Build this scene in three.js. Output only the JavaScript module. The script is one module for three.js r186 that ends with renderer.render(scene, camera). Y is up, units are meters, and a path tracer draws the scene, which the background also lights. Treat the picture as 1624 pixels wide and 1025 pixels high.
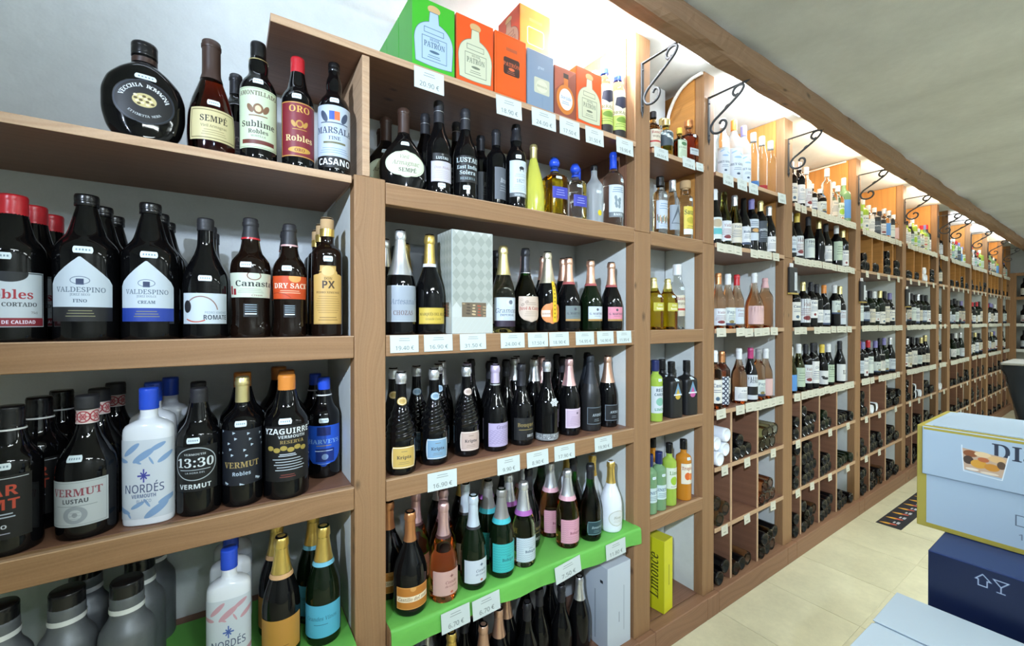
import * as THREE from 'three';
import { RoundedBoxGeometry } from 'three/addons/geometries/RoundedBoxGeometry.js';
import { mergeGeometries } from 'three/addons/utils/BufferGeometryUtils.js';
import { RectAreaLightUniformsLib } from 'three/addons/lights/RectAreaLightUniformsLib.js';
RectAreaLightUniformsLib.init();

// ---------------------------------------------------------------- camera, light, exposure
// x runs along the shelf wall (away from the viewer), y up, z out of the shelves into the aisle; shelf fronts at z = 0
const scene = new THREE.Scene();
scene.background = new THREE.Color(0x000000);
const EYE = 1.5;
const camera = new THREE.PerspectiveCamera(74.83, 1624 / 1025, 0.05, 60);
camera.position.set(0, EYE, 1.23);
const YAW = 56.12 * Math.PI / 180, PITCH = -0.3 * Math.PI / 180;
camera.lookAt(Math.cos(YAW), EYE + Math.tan(PITCH), 1.23 - Math.sin(YAW));
const renderer = new THREE.WebGLRenderer({ antialias: true });
renderer.toneMapping = THREE.LinearToneMapping;
renderer.toneMappingExposure = 1.08;
renderer.shadowMap.enabled = true;

const COOL = 0xd6e8ff, WHITE = 0xe9f5f4, TUBE = 0xf4fbff;
// ceiling lamps over the aisle: [x, z, length, width, radiance, colour]
const CEILING_LAMPS = [[0.6, 2.5, 1.4, 0.24, 44, WHITE], [3.4, 2.5, 1.4, 0.24, 30, WHITE], [6.4, 2.5, 1.4, 0.24, 26, WHITE], [9.2, 2.5, 1.4, 0.24, 24, WHITE]];
// unseen downlights over the aisle, added to brighten the floor: [x, z, candela]
const ADDED_DOWNLIGHTS = [[2.7, 1.25, 10], [4.1, 1.25, 10], [5.5, 1.25, 10], [7, 1.25, 10], [8.6, 1.25, 10]];
// track spots on the other side of the aisle, aimed at the shelves: [x, z, aim x, aim y, candela, colour, half cone]
const SPOTS = [[-1.6, 2.2, 1.2, 1.65, 42, COOL, .48], [0.5, 2.7, 0.9, 1.6, 5, COOL], [1.7, 2.6, 2.9, 1.6, 2.4, COOL], [3.4, 2.6, 4.6, 1.6, 3, WHITE], [5.6, 2.6, 7.0, 1.5, 5, WHITE], [8.0, 2.6, 9.4, 1.5, 6, WHITE]];
// lamps tucked behind the beam, some of them added for brightness: [x from, x to, radiance]
const WARM = 0xffe6c4;
const TUBES = [[-0.5, 0.5, 30, COOL], [1.25, 1.46, 120, TUBE], [1.62, 1.94, 30, TUBE], [2.12, 2.82, 95, TUBE], [3.0, 3.98, 66, WARM], [4.16, 5.12, 60, WARM], [5.32, 6.28, 60, WARM], [6.95, 7.9, 54, TUBE], [8.06, 8.96, 48, TUBE], [9.14, 10.1, 44, WARM]];  // leftmost tube added to brighten the upper wall; narrow bay tube added too
const BULB = 2.8;                                          // candela of the bare bulb
const CEIL = 2.757;

// ---------------------------------------------------------------- small tools
let seed = 7;
const rnd = () => { seed = (seed * 1664525 + 1013904223) >>> 0; return seed / 4294967296; };
const rr = (a, b) => a + (b - a) * rnd();
const pick = (a) => a[Math.floor(rnd() * a.length)];
const clamp = (x, a, b) => Math.min(b, Math.max(a, x));
const sm = (a, b, x) => { const t = clamp((x - a) / (b - a), 0, 1); return t * t * (3 - 2 * t); };
const names = {};
const numbered = (n) => { const k = names[n] = (names[n] ?? -1) + 1; return k ? `${n}_${String(k).padStart(3, '0')}` : n; };
const tag = (o, label, category, group) => { o.userData.label = label; o.userData.category = category; if (group) o.userData.group = group; return o; };
function mesh(name, geo, mat, parent) { const m = new THREE.Mesh(geo, mat); m.name = name; if (parent) parent.add(m); return m; }
function struct(name, geo, mat) { const m = mesh(name, geo, mat, scene); m.userData.kind = 'structure'; return m; }
function thing(name, label, category, group) { const g = new THREE.Group(); g.name = numbered(name); scene.add(g); return tag(g, label, category, group); }

// ---------------------------------------------------------------- procedural textures
function canvas(w, h) { const c = document.createElement('canvas'); c.width = w; c.height = h; return [c, c.getContext('2d')]; }
function woodTexture(s0, knots) {                       // grain along u, 2 m x 0.5 m
  const W = 1024, H = 256, data = new Uint8Array(W * H * 4); seed = s0;
  const ks = []; for (let i = 0; i < knots; i++) ks.push([rnd() * W, rnd() * H, rr(5, 10)]);
  const wave = []; for (let i = 0; i < 9; i++) wave.push([Math.round(rr(1, 6)), Math.round(rr(1, 3)), rr(0, 6.3), rr(.3, 1)]);
  const streak = new Float32Array(H * 4); for (let i = 0; i < streak.length; i++) streak[i] = rnd();
  for (let y = 0; y < H; y++) for (let x = 0; x < W; x++) {
    let w = 0; for (const [a, b, p, k] of wave) w += k * Math.sin(6.2832 * (a * x / W + b * y / H) + p);
    let g = y + w * 2.2, dark = 0;
    for (const [kx, ky, kr] of ks) { let dx = Math.abs(x - kx); dx = Math.min(dx, W - dx) * .55; let dy = Math.abs(y - ky); dy = Math.min(dy, H - dy); const d = Math.hypot(dx, dy); g += 9 * Math.exp(-d * d / (kr * kr * 6)); if (d < kr) dark = Math.max(dark, 1 - d / kr); }
    const q = ((g % H) + H) % H, i0 = Math.floor(q), f = q - i0;
    const st = streak[i0 % H] * (1 - f) + streak[(i0 + 1) % H] * f;
    const big = .5 + .5 * Math.sin(6.2832 * g / 21.33);
    const fine = rnd();
    const v = clamp(.89 + .07 * st + .035 * big - .02 + (fine - .5) * .035 - .36 * dark, 0, 1);
    const o = (y * W + x) * 4; data[o] = 255 * v; data[o + 1] = 255 * v * (.965 + .03 * st); data[o + 2] = 255 * v * (.92 + .06 * st); data[o + 3] = 255;
  }
  const t = new THREE.DataTexture(data, W, H); t.wrapS = t.wrapT = THREE.RepeatWrapping; t.magFilter = THREE.LinearFilter; t.colorSpace = THREE.SRGBColorSpace; t.repeat.set(.5, 2); t.needsUpdate = true; return t;
}
function noiseTexture(s0, lo, hi, size = 256, spots = 0) {
  const data = new Uint8Array(size * size * 4); seed = s0; const oct = [4, 8, 16, 64].map((n) => { const g = new Float32Array(n * n); for (let i = 0; i < n * n; i++) g[i] = rnd(); return [n, g]; });
  const amp = [.35, .3, .2, .15];
  const at = (n, g, u, v) => { const x = u * n, y = v * n, i = Math.floor(x), j = Math.floor(y), a = x - i, b = y - j, G = (p, q) => g[(p % n) + (q % n) * n]; return (G(i, j) * (1 - a) + G(i + 1, j) * a) * (1 - b) + (G(i, j + 1) * (1 - a) + G(i + 1, j + 1) * a) * b; };
  for (let y = 0; y < size; y++) for (let x = 0; x < size; x++) { let v = 0; oct.forEach(([n, g], k) => v += amp[k] * at(n, g, x / size, y / size)); v += (rnd() - .5) * .1; const c = 255 * clamp(lo + (hi - lo) * v, 0, 1), o = (y * size + x) * 4; data[o] = data[o + 1] = data[o + 2] = c; data[o + 3] = 255; }
  const t = new THREE.DataTexture(data, size, size); t.wrapS = t.wrapT = THREE.RepeatWrapping; t.magFilter = THREE.LinearFilter; t.needsUpdate = true; return t;
}
const wood1 = woodTexture(11, 9), wood2 = woodTexture(53, 4);
const nzPlaster = noiseTexture(5, .84, 1, 512), nzBump = noiseTexture(9, 0, 1), nzTile = noiseTexture(21, .80, 1);
nzPlaster.colorSpace = nzTile.colorSpace = THREE.SRGBColorSpace; nzPlaster.repeat.set(.7, .7);
const std = (o) => new THREE.MeshStandardMaterial(o), phys = (o) => new THREE.MeshPhysicalMaterial(o);
const lin = (r, g, b) => new THREE.Color().setRGB(r, g, b);
const M = {
  beam: std({ map: wood1, color: lin(.365, .208, .102), roughness: .62, bumpMap: wood1, bumpScale: .0008 }),
  post: std({ map: wood1, color: lin(.365, .208, .102), roughness: .6, bumpMap: wood1, bumpScale: .0008 }),
  postB: std({ map: wood2, color: lin(.365, .208, .102), roughness: .6, bumpMap: wood2, bumpScale: .0008 }),
  pine: std({ map: wood2, color: lin(.61, .29, .075), roughness: .5 }),
  plinth: std({ map: wood1, color: lin(.31, .165, .095), roughness: .55 }),
  greenGlass: phys({ color: 0xffffff, transmission: 1, thickness: .05, ior: 1.45, roughness: .03, attenuationColor: lin(.10, .36, .08), attenuationDistance: .014 }),
  board: std({ map: wood2, color: lin(.27, .135, .085), roughness: .42 }),
  edge: std({ map: wood2, color: lin(.62, .42, .27), roughness: .6 }),
  log: std({ map: wood1, color: lin(.33, .205, .125), roughness: .7, bumpMap: wood1, bumpScale: .002 }),
  plaster: std({ map: nzPlaster, color: lin(.74, .78, .79), roughness: .85, bumpMap: nzBump, bumpScale: .0025 }),
  ceiling: std({ map: nzPlaster, color: lin(.84, .87, .86), roughness: .9, bumpMap: nzBump, bumpScale: .0015 }),
  whitePanel: std({ map: nzPlaster, color: lin(.80, .84, .81), roughness: .55 }),
  tile: std({ map: nzTile, color: lin(.86, .81, .56), roughness: .42 }),
  tileB: std({ map: nzTile, color: lin(.83, .78, .535), roughness: .45 }),
  grout: std({ color: lin(.64, .60, .44), roughness: .9 }),
  iron: std({ color: lin(.03, .034, .038), roughness: .6 }),
  conduit: std({ color: lin(.8, .8, .76), roughness: .4 }),
  green: std({ map: nzPlaster, color: lin(.18, .60, .10), roughness: .6, side: THREE.DoubleSide }),
  black: phys({ color: lin(.0035, .0035, .004), roughness: .05, ior: 1.5, specularIntensity: .75 }),
  darkGreen: phys({ color: lin(.004, .010, .0035), roughness: .05, ior: 1.5, specularIntensity: .75 }),
  darkBrown: phys({ color: lin(.008, .0038, .0025), roughness: .05, ior: 1.5, specularIntensity: .75 }),
  matteBlack: phys({ color: lin(.012, .012, .013), roughness: .38 }),
  clear: phys({ color: 0xffffff, transmission: 1, thickness: .05, ior: 1.38, roughness: .02, attenuationColor: lin(.90, .95, .95), attenuationDistance: .25 }),
  frosted: phys({ color: lin(.80, .87, .90), transmission: .75, thickness: .05, ior: 1.35, roughness: .4 }),
  amber: phys({ color: 0xffffff, transmission: 1, thickness: .05, ior: 1.38, roughness: .02, attenuationColor: lin(.75, .30, .05), attenuationDistance: .05 }),
  cognac: phys({ color: 0xffffff, transmission: 1, thickness: .05, ior: 1.38, roughness: .02, attenuationColor: lin(.35, .07, .015), attenuationDistance: .03 }),
  yellow: phys({ color: 0xffffff, transmission: 1, thickness: .05, ior: 1.38, roughness: .03, attenuationColor: lin(.90, .72, .06), attenuationDistance: .05 }),
  lemon: phys({ color: lin(.75, .74, .12), transmission: .35, thickness: .05, ior: 1.38, roughness: .1 }),
  lime: phys({ color: lin(.48, .68, .10), transmission: .35, thickness: .05, ior: 1.38, roughness: .1 }),
  mint: phys({ color: lin(.28, .50, .26), transmission: .4, thickness: .05, ior: 1.38, roughness: .08 }),
  orangeLiq: phys({ color: lin(.75, .30, .03), transmission: .35, thickness: .05, ior: 1.38, roughness: .1 }),
  rose: phys({ color: 0xffffff, transmission: 1, thickness: .05, ior: 1.38, roughness: .02, attenuationColor: lin(.88, .50, .27), attenuationDistance: .08 }),
  whiteWine: phys({ color: 0xffffff, transmission: 1, thickness: .05, ior: 1.38, roughness: .02, attenuationColor: lin(.82, .76, .45), attenuationDistance: .12 }),
  oliveGlass: phys({ color: 0xffffff, transmission: 1, thickness: .05, ior: 1.4, roughness: .03, attenuationColor: lin(.45, .45, .10), attenuationDistance: .035 }),
  whiteCeramic: phys({ color: lin(.80, .84, .90), roughness: .16 }),
  silverBody: std({ color: lin(.22, .24, .265), roughness: .45, metalness: .4, map: nzTile }),
  cork: std({ color: lin(.52, .34, .17), roughness: .85 }),
  glow: std({ color: 0xffffff, emissive: TUBE, emissiveIntensity: 4, roughness: .4 }),
  lampFrame: std({ color: lin(.8, .8, .8), roughness: .4 }),
};
const foilCache = {};
function foil(r, g, b, rough = .3, metal = .85) { const k = [r, g, b, rough, metal].join(); return foilCache[k] ??= std({ color: lin(r, g, b), roughness: rough, metalness: metal }); }
const plasticCache = {};
function plastic(r, g, b, rough = .35) { const k = [r, g, b, rough].join(); return plasticCache[k] ??= std({ color: lin(r, g, b), roughness: rough }); }
const C = {                                                // cap finishes
  black: plastic(.008, .008, .009, .25), mattblack: plastic(.02, .02, .024, .5), red: plastic(.55, .02, .03, .3), blue: plastic(.02, .08, .62, .3), navy: plastic(.012, .02, .1, .35), orange: plastic(.72, .25, .04, .35), white: plastic(.78, .8, .8, .4), purple: plastic(.22, .2, .45, .4), magenta: plastic(.45, .04, .16, .35), pinkP: plastic(.72, .42, .42, .4), yellowP: plastic(.75, .55, .08, .35), brownP: plastic(.05, .025, .018, .4), grey: plastic(.3, .3, .31, .4),
  gold: foil(.85, .60, .16, .32), goldPale: foil(.80, .68, .32, .35), silver: foil(.80, .82, .85, .3), copper: foil(.75, .33, .14, .34), rosegold: foil(.80, .50, .36, .34), pink: foil(.85, .55, .55, .35), lilac: foil(.68, .58, .80, .4, .5), whiteblue: foil(.66, .76, .84, .4, .4), grey2: foil(.36, .35, .33, .42, .6), darkfoil: foil(.03, .03, .035, .35, .4), champagne: foil(.70, .64, .48, .36),
};

// ---------------------------------------------------------------- printed labels: one sheet, each label a cell of it
const SHEET = 2048, [labelCanvas, lc] = canvas(SHEET, SHEET);
lc.fillStyle = '#dde3e6'; lc.fillRect(0, 0, SHEET, SHEET);
const cells = {}; let cx = 0, cy = 0, rowH = 0;
function T(g, s, x, y, size, color, font = 'serif', weight = '', w) { g.fillStyle = color; g.font = `${weight} ${size}px ${font}`; g.textAlign = 'center'; g.textBaseline = 'middle'; if (w) g.fillText(s, x, y, w); else g.fillText(s, x, y); }
function lab(name, w, h, bg, draw) {
  if (cx + w + 4 > SHEET) { cx = 0; cy += rowH + 4; rowH = 0; }
  lc.save(); lc.translate(cx, cy); lc.beginPath(); lc.rect(0, 0, w, h); lc.clip(); lc.fillStyle = bg; lc.fillRect(0, 0, w, h); if (draw) draw(lc, w, h); lc.restore();
  cells[name] = [(cx + 1) / SHEET, 1 - (cy + h - 1) / SHEET, (cx + w - 1) / SHEET, 1 - (cy + 1) / SHEET]; cx += w + 4; rowH = Math.max(rowH, h);
}
const lines = (g, w, y0, n, dy, len, color, th = 2) => { g.fillStyle = color; for (let i = 0; i < n; i++) { const L = len * w * (.75 + .25 * Math.abs(Math.sin(i * 2.7))); g.fillRect(w / 2 - L / 2, y0 + i * dy, L, th); } };
const frame = (g, w, h, m, color, th = 2) => { g.strokeStyle = color; g.lineWidth = th; g.strokeRect(m, m, w - 2 * m, h - 2 * m); };
const oval = (g, x, y, a, b, color) => { g.fillStyle = color; g.beginPath(); g.ellipse(x, y, a, b, 0, 0, 7); g.fill(); };
const ring = (g, x, y, a, b, color, th = 2) => { g.strokeStyle = color; g.lineWidth = th; g.beginPath(); g.ellipse(x, y, a, b, 0, 0, 7); g.stroke(); };
const crest = (g, x, y, s, a, b) => { oval(g, x, y, s * .55, s * .6, a); g.fillStyle = a; for (const k of [-1, 1]) { g.beginPath(); g.ellipse(x + k * s * .85, y, s * .28, s * .55, k * .5, 0, 7); g.fill(); } oval(g, x, y, s * .33, s * .38, b); g.fillStyle = a; g.fillRect(x - s, y + s * .75, s * 2, s * .12); };
const leafy = (g, w, h, col, ys) => { g.strokeStyle = g.fillStyle = col; for (const [x, y, a, L] of ys) { g.save(); g.translate(x * w, y * h); g.rotate(a); g.beginPath(); g.ellipse(0, 0, L * w, L * w * .26, 0, 0, 7); g.fill(); g.restore(); } };
function arcText(g, s, x, y, r, a0, a1, size, color) { for (let i = 0; i < s.length; i++) { const a = a0 + (a1 - a0) * i / (s.length - 1); g.save(); g.translate(x + Math.sin(a) * r, y - Math.cos(a) * r); g.rotate(a1 > a0 ? a : a + Math.PI); T(g, s[i], 0, 0, size, color, 'serif', 'bold'); g.restore(); } }
const star = (g, x, y, r, col) => { g.strokeStyle = col; g.lineWidth = r * .22; for (let k = 0; k < 4; k++) { const a = k * Math.PI / 4, q = k % 2 ? .7 : 1; g.beginPath(); g.moveTo(x - Math.cos(a) * r * q, y - Math.sin(a) * r * q); g.lineTo(x + Math.cos(a) * r * q, y + Math.sin(a) * r * q); g.stroke(); } };

lab('vecchia', 200, 200, '#0b0d12', (g) => { ring(g, 100, 100, 94, 94, '#2a3240', 5); arcText(g, 'VECCHIA ROMAGNA', 100, 104, 74, -1.25, 1.25, 22, '#e8eef2'); oval(g, 100, 96, 38, 30, '#cdbf86'); for (let i = 0; i < 14; i++) oval(g, 72 + (i * 37 % 58), 78 + (i * 23 % 40), 6, 5, i % 2 ? '#5a4c26' : '#efe6bd'); arcText(g, 'ETICHETTA NERA', 100, 90, 74, -2.45 + 6.283, 2.45, 13, '#c9d0d4'); });
lab('sempe', 220, 130, '#cfc393', (g, w, h) => { frame(g, w, h, 10, '#6f6541', 3); T(g, 'SEMPÉ', w / 2, 44, 34, '#2c2718', 'serif', 'bold'); T(g, 'Vieil Armagnac', w / 2, 72, 15, '#5b5233'); lines(g, w, 88, 3, 9, .5, '#8b8159'); });
lab('amontillado', 170, 240, '#c9d8b8', (g, w, h) => { frame(g, w, h, 6, '#8b9a78'); T(g, 'AMONTILLADO', w / 2, 24, 24, '#4a3a2e', 'serif', 'bold', 156); crest(g, w / 2, 84, 34, '#7d5a3f', '#d9c7a0'); T(g, 'Sublime', w / 2, 144, 32, '#2d2a26', 'serif', 'bold'); T(g, 'Robles', w / 2, 174, 22, '#2d2a26', 'serif', 'bold'); T(g, 'MONTILLA', w / 2, 192, 10, '#444'); g.fillStyle = '#6a2f26'; g.fillRect(22, 206, w - 44, 16); });
lab('oro', 170, 230, '#7c1d2a', (g, w, h) => { frame(g, w, h, 4, '#c39a45', 4); T(g, 'ORO', w / 2, 30, 38, '#d5a94f', 'serif', 'bold'); crest(g, w / 2, 92, 28, '#b98e3e', '#8e3a2e'); T(g, 'Robles', w / 2, 152, 34, '#e3cf90', 'serif', 'bold'); oval(g, w / 2, 200, 46, 13, '#c79a3f'); T(g, 'ORO', w / 2, 200, 18, '#6c1d22', 'serif', 'bold'); });
lab('marsala', 180, 260, '#b8c5d3', (g, w, h) => { for (const k of [-1, 1]) { g.fillStyle = '#3f4c63'; g.beginPath(); g.ellipse(w / 2 + k * 44, 48, 12, 26, k * .5, 0, 7); g.fill(); } g.fillStyle = '#2f56b8'; g.fillRect(w / 2 - 22, 26, 22, 36); g.fillStyle = '#e0703e'; g.fillRect(w / 2, 26, 22, 36); g.fillStyle = '#3f4c63'; g.fillRect(30, 72, 120, 4); T(g, 'MARSALA', w / 2, 106, 36, '#2b3550', 'serif', 'bold', 168); T(g, 'FINE', w / 2, 136, 20, '#39425c', 'serif', 'bold'); lines(g, w, 152, 1, 9, .7, '#6c6a4a', 8); lines(g, w, 178, 3, 9, .78, '#6f8db2'); g.fillStyle = '#0a0b0d'; g.fillRect(0, 212, w, 48); T(g, 'CASANO', w / 2, 235, 38, '#eef4f7', 'sans-serif', 'bold', 165); });
lab('obles', 210, 190, '#c6d0d9', (g, w, h) => { frame(g, w, h, 5, '#26303a', 3); oval(g, w / 2, 6, 52, 30, '#14181c'); T(g, 'robles', w / 2, 78, 42, '#a22733', 'serif', 'bold'); T(g, 'PALO CORTADO', w / 2, 112, 19, '#2b333b', 'serif', 'bold'); T(g, '75cl', w - 36, 140, 11, '#444'); g.fillStyle = '#8a2634'; g.fillRect(4, 158, w - 8, 28); T(g, 'VINOS DE CALIDAD', w / 2, 172, 16, '#eef', 'sans-serif', 'bold'); });
for (const [n, s, b] of [['valdf', 'FINO', '#15171a'], ['valdc', 'CREAM', '#22409e']]) lab(n, 220, 240, '#c4d0da', (g, w, h) => { g.fillStyle = b; g.fillRect(0, 186, w, 54); lines(g, w, 198, 3, 10, .45, '#8c8a66', 3); g.fillStyle = '#2a3a5c'; g.fillRect(w / 2 - 12, 82, 24, 22); ring(g, w / 2, 88, 30, 14, '#4a5a78'); T(g, 'VALDESPINO', w / 2, 122, 26, '#36495f', 'serif', '', 196); T(g, s === 'FINO' ? 'JEREZ SECO' : 'JEREZ DULCE', w / 2, 140, 11, '#4e6076'); T(g, s, w / 2, 163, 17, '#36495f', 'serif', 'bold'); });
lab('romate', 220, 140, '#c5d0d8', (g, w, h) => { g.strokeStyle = '#8a6b62'; g.lineWidth = 5; g.beginPath(); g.arc(92, 88, 72, 3.3, 6.1); g.stroke(); oval(g, 30, 62, 20, 28, '#1c1c20'); g.strokeStyle = '#b94a33'; g.beginPath(); g.moveTo(26, 118); g.quadraticCurveTo(70, 140, 110, 122); g.stroke(); T(g, 'PEDRO XIMÉNEZ', 160, 88, 14, '#7f95a8', 'sans-serif'); T(g, 'ROMATE', 158, 110, 28, '#2d3a48', 'sans-serif', 'bold'); });
lab('canasta', 210, 130, '#cdd6c4', (g, w, h) => { ring(g, 118, 14, 26, 22, '#7a4a3e', 4); g.fillStyle = '#8e1f28'; g.fillRect(8, 70, 14, 44); g.fillRect(28, 84, 14, 32); T(g, 'Canasta', 124, 56, 42, '#22262a', 'serif', 'bold'); lines(g, w, 84, 3, 9, .55, '#8b9688'); T(g, 'Cream', 130, 116, 15, '#6a3a33', 'serif', 'italic'); });
lab('drysack', 210, 120, '#c8481a', (g, w, h) => { oval(g, 130, 10, 30, 24, '#e9a15a'); T(g, 'DRY SACK', 112, 52, 36, '#f3e6d6', 'serif', 'bold', 180); lines(g, w, 76, 2, 10, .6, '#f0c9a8', 3); g.strokeStyle = '#8d2f10'; g.lineWidth = 3; g.beginPath(); g.moveTo(10, 92); g.quadraticCurveTo(70, 78, 110, 112); g.stroke(); });
lab('tiny', 90, 100, '#0c0d0f', (g, w, h) => { for (let i = 0; i < 5; i++) { g.fillStyle = i < 4 ? '#9db2c0' : '#dfe8ee'; g.fillRect(10, 8 + i * 16, 70, i === 4 ? 9 : 5); } });
lab('px', 150, 280, '#c9a35c', (g, w, h) => { frame(g, w, h, 4, '#9c7a3e'); oval(g, w / 2, 26, 30, 24, '#d6b878'); T(g, 'DON', w / 2, 62, 16, '#5c4420', 'serif', 'bold'); T(g, 'PX', w / 2, 92, 50, '#3c2a18', 'sans-serif', 'bold'); T(g, 'PEDRO XIMENEZ', w / 2, 128, 13, '#5c4420', 'serif', 'bold'); lines(g, w, 146, 8, 11, .78, '#8d6d36'); lines(g, w, 246, 2, 12, .7, '#7c5c2c', 3); });
lab('br', 180, 240, '#0a0a0c', (g, w, h) => { g.fillStyle = '#c7ccd2'; g.fillRect(40, 10, 130, 3); T(g, 'BAR', w / 2, 56, 56, '#b8452f', 'sans-serif', 'bold'); T(g, 'VMT', w / 2, 108, 56, '#b8452f', 'sans-serif', 'bold'); lines(g, w, 142, 2, 12, .6, '#aeb6c6', 5); T(g, 'ROJO', w / 2, 192, 22, '#cfd6df', 'sans-serif', 'bold'); lines(g, w, 216, 1, 9, .5, '#99a', 4); });
lab('vlustau', 220, 180, '#b6bdc0', (g, w, h) => { frame(g, w, h, 8, '#8f979a'); T(g, 'VERMUT', w / 2, 46, 40, '#8a3f4a', 'serif', 'bold', 190); T(g, 'LUSTAU', w / 2, 80, 24, '#31363d', 'sans-serif', 'bold'); lines(g, w, 98, 1, 9, .85, '#7b8387'); oval(g, w / 2, 134, 40, 34, '#9299a0'); oval(g, w / 2, 134, 22, 20, '#b6bdc0'); oval(g, w / 2, 134, 9, 9, '#8a9096'); lines(g, w, 112, 4, 12, .18, '#98a0a4'); });
lab('collar', 200, 60, '#d8c3bf', (g, w, h) => { for (let i = 0; i < 5; i++) { ring(g, 20 + i * 40, 30, 20, 22, '#9e2430', 4); ring(g, 20 + i * 40, 30, 9, 10, '#b4424a', 3); for (let k = 0; k < 6; k++) { const a = k * 1.047; g.beginPath(); g.moveTo(20 + i * 40, 30); g.lineTo(20 + i * 40 + 19 * Math.cos(a), 30 + 20 * Math.sin(a)); g.stroke(); } } g.fillStyle = '#e9dfdb'; g.fillRect(0, 0, w, 4); g.fillRect(0, 56, w, 4); });
for (const [n, col, txt] of [['nordes', '#7f9fc6', '#2c3c66'], ['nordesr', '#c79aa6', '#3a4668']]) lab(n, 220, 260, '#cad2db', (g, w, h) => { leafy(g, w, h, col, [[.3, .12, -.6, .16], [.72, .1, -.4, .14], [.12, .25, .2, .12], [.85, .24, -.5, .15], [.5, .2, -.5, .2], [.4, .28, .4, .07], [.62, .27, 1, .07], [.14, .88, .3, .14], [.4, .82, -.4, .12], [.7, .9, -.5, .22], [.88, .78, -.3, .16], [.55, .8, .9, .08], [.25, .93, 1, .07]]); star(g, w / 2, 118, 22, n === 'nordes' ? '#3a3f9c' : '#3c5aa8'); T(g, 'NORDÉS', w / 2, 160, 38, txt, 'sans-serif', '', 180); T(g, n === 'nordes' ? 'VERMOUTH' : 'ROSÉ', w / 2, 184, 16, '#50618a', 'sans-serif', 'bold'); if (n === 'nordes') T(g, 'BLANCO', w / 2, 201, 14, '#7386a8', 'sans-serif'); });
lab('v1330', 200, 230, '#0d0f11', (g, w, h) => { ring(g, w / 2, 90, 90, 82, '#aeb8bd', 5); T(g, 'VERMOUTH', w / 2, 40, 15, '#cdd5d8', 'serif', 'bold'); T(g, '13:30', w / 2, 84, 64, '#dbe4e6', 'serif', 'bold', 190); lines(g, w, 118, 1, 8, .86, '#aeb8bd', 4); T(g, 'LA HORA DEL', w / 2, 134, 13, '#aeb8bd', 'sans-serif', 'bold'); T(g, 'VERMUT', w / 2, 204, 34, '#dbe4e6', 'sans-serif', 'bold'); });
lab('vrobles', 200, 220, '#171b24', (g, w, h) => { g.fillStyle = '#b8c8d4'; for (let i = 0; i < 22; i++) { const x = (i * 61 + 13) % 190, y = i < 15 ? (i * 29) % 110 : 190 + (i * 7) % 24; g.beginPath(); g.moveTo(x, y); g.lineTo(x + 12, y + 5); g.lineTo(x, y + 12); g.fill(); } T(g, 'VERMUT', w / 2, 138, 32, '#b39a5e', 'serif', 'bold'); T(g, 'Robles', w / 2, 174, 22, '#b9cad8', 'sans-serif', 'bold'); });
lab('yzag', 220, 270, '#0b0b0c', (g, w, h) => { T(g, 'YZAGUIRRE', w / 2, 26, 40, '#e3e9ea', 'sans-serif', 'bold', 214); T(g, 'VERMOUTH', w / 2 + 20, 54, 22, '#d5dcde', 'sans-serif', 'bold'); T(g, 'RESERVA', w / 2 + 20, 80, 22, '#b39a5a', 'serif', 'bold'); for (let i = 0; i < 6; i++) oval(g, 36 + i * 29, 108 + (i % 2) * 9, 15, 12, '#a89345'); lines(g, w, 136, 2, 8, .4, '#cfd8e0', 4); for (let i = 0; i < 5; i++) { g.fillStyle = '#b9c4cc'; g.fillRect(46 + (i * 13 % 20), 160 + i * 13, 120, 4); } lines(g, w, 236, 2, 10, .35, '#7c3a34', 4); });
lab('harveys', 170, 220, '#1d55c8', (g, w, h) => { g.fillStyle = '#152a70'; g.fillRect(56, 8, 58, 46); T(g, 'HARVEYS', w / 2, 86, 30, '#8fb6e8', 'serif', 'bold', 156); lines(g, w, 106, 1, 8, .5, '#a98f56', 4); g.fillStyle = '#16307c'; g.fillRect(50, 124, 80, 70); oval(g, 90, 168, 14, 16, '#86a2cf'); lines(g, w, 134, 1, 8, .6, '#c3d4ee', 4); lines(g, w, 204, 1, 9, .5, '#9cb8e2', 3); });
lab('chorange', 200, 130, '#bf8a3c', (g, w, h) => { lines(g, w, 100, 1, 9, .5, '#8d6124', 3); });
lab('chblue', 200, 130, '#55b1cf', (g, w, h) => { T(g, 'Grandes Vinos', w / 2, 52, 20, '#1f5a72', 'serif', 'italic'); lines(g, w, 76, 1, 9, .4, '#1f5a72', 2); });
lab('armagnac', 220, 140, '#d3dcc0', (g, w, h) => { T(g, 'Vieil', w / 2 - 10, 34, 26, '#7a7a62', 'serif', 'italic'); T(g, 'Armagnac', w / 2, 66, 30, '#6d6d55', 'serif', 'italic'); T(g, 'SEMPÉ', w / 2 + 10, 102, 28, '#43463a', 'serif', 'bold'); ring(g, w / 2, h / 2, 104, 64, '#9aa284'); });
lab('lustau1', 150, 140, '#c3c0c8', (g, w, h) => { T(g, 'Don Nuño', w / 2, 44, 22, '#8c6f74', 'serif', 'italic'); lines(g, w, 66, 5, 12, .75, '#9d8f98'); frame(g, w, h, 3, '#9d98a0'); });
lab('lustauTop', 150, 50, '#0b0c0d', (g, w, h) => { oval(g, w / 2, 10, 8, 8, '#6c6f6a'); T(g, 'LUSTAU', w / 2, 34, 26, '#cbd6d8', 'sans-serif', 'bold'); });
lab('lustau2', 170, 170, '#0a0b0c', (g, w, h) => { T(g, 'LUSTAU', w / 2, 28, 42, '#d6e6ea', 'serif', 'bold', 160); T(g, 'East India', w / 2, 72, 32, '#c9dbe0', 'serif', 'bold', 150); T(g, 'Solera', w / 2, 108, 34, '#c9dbe0', 'serif', 'bold'); T(g, 'RESERVA', w / 2, 146, 22, '#8fa4aa', 'serif', 'bold'); });
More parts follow.
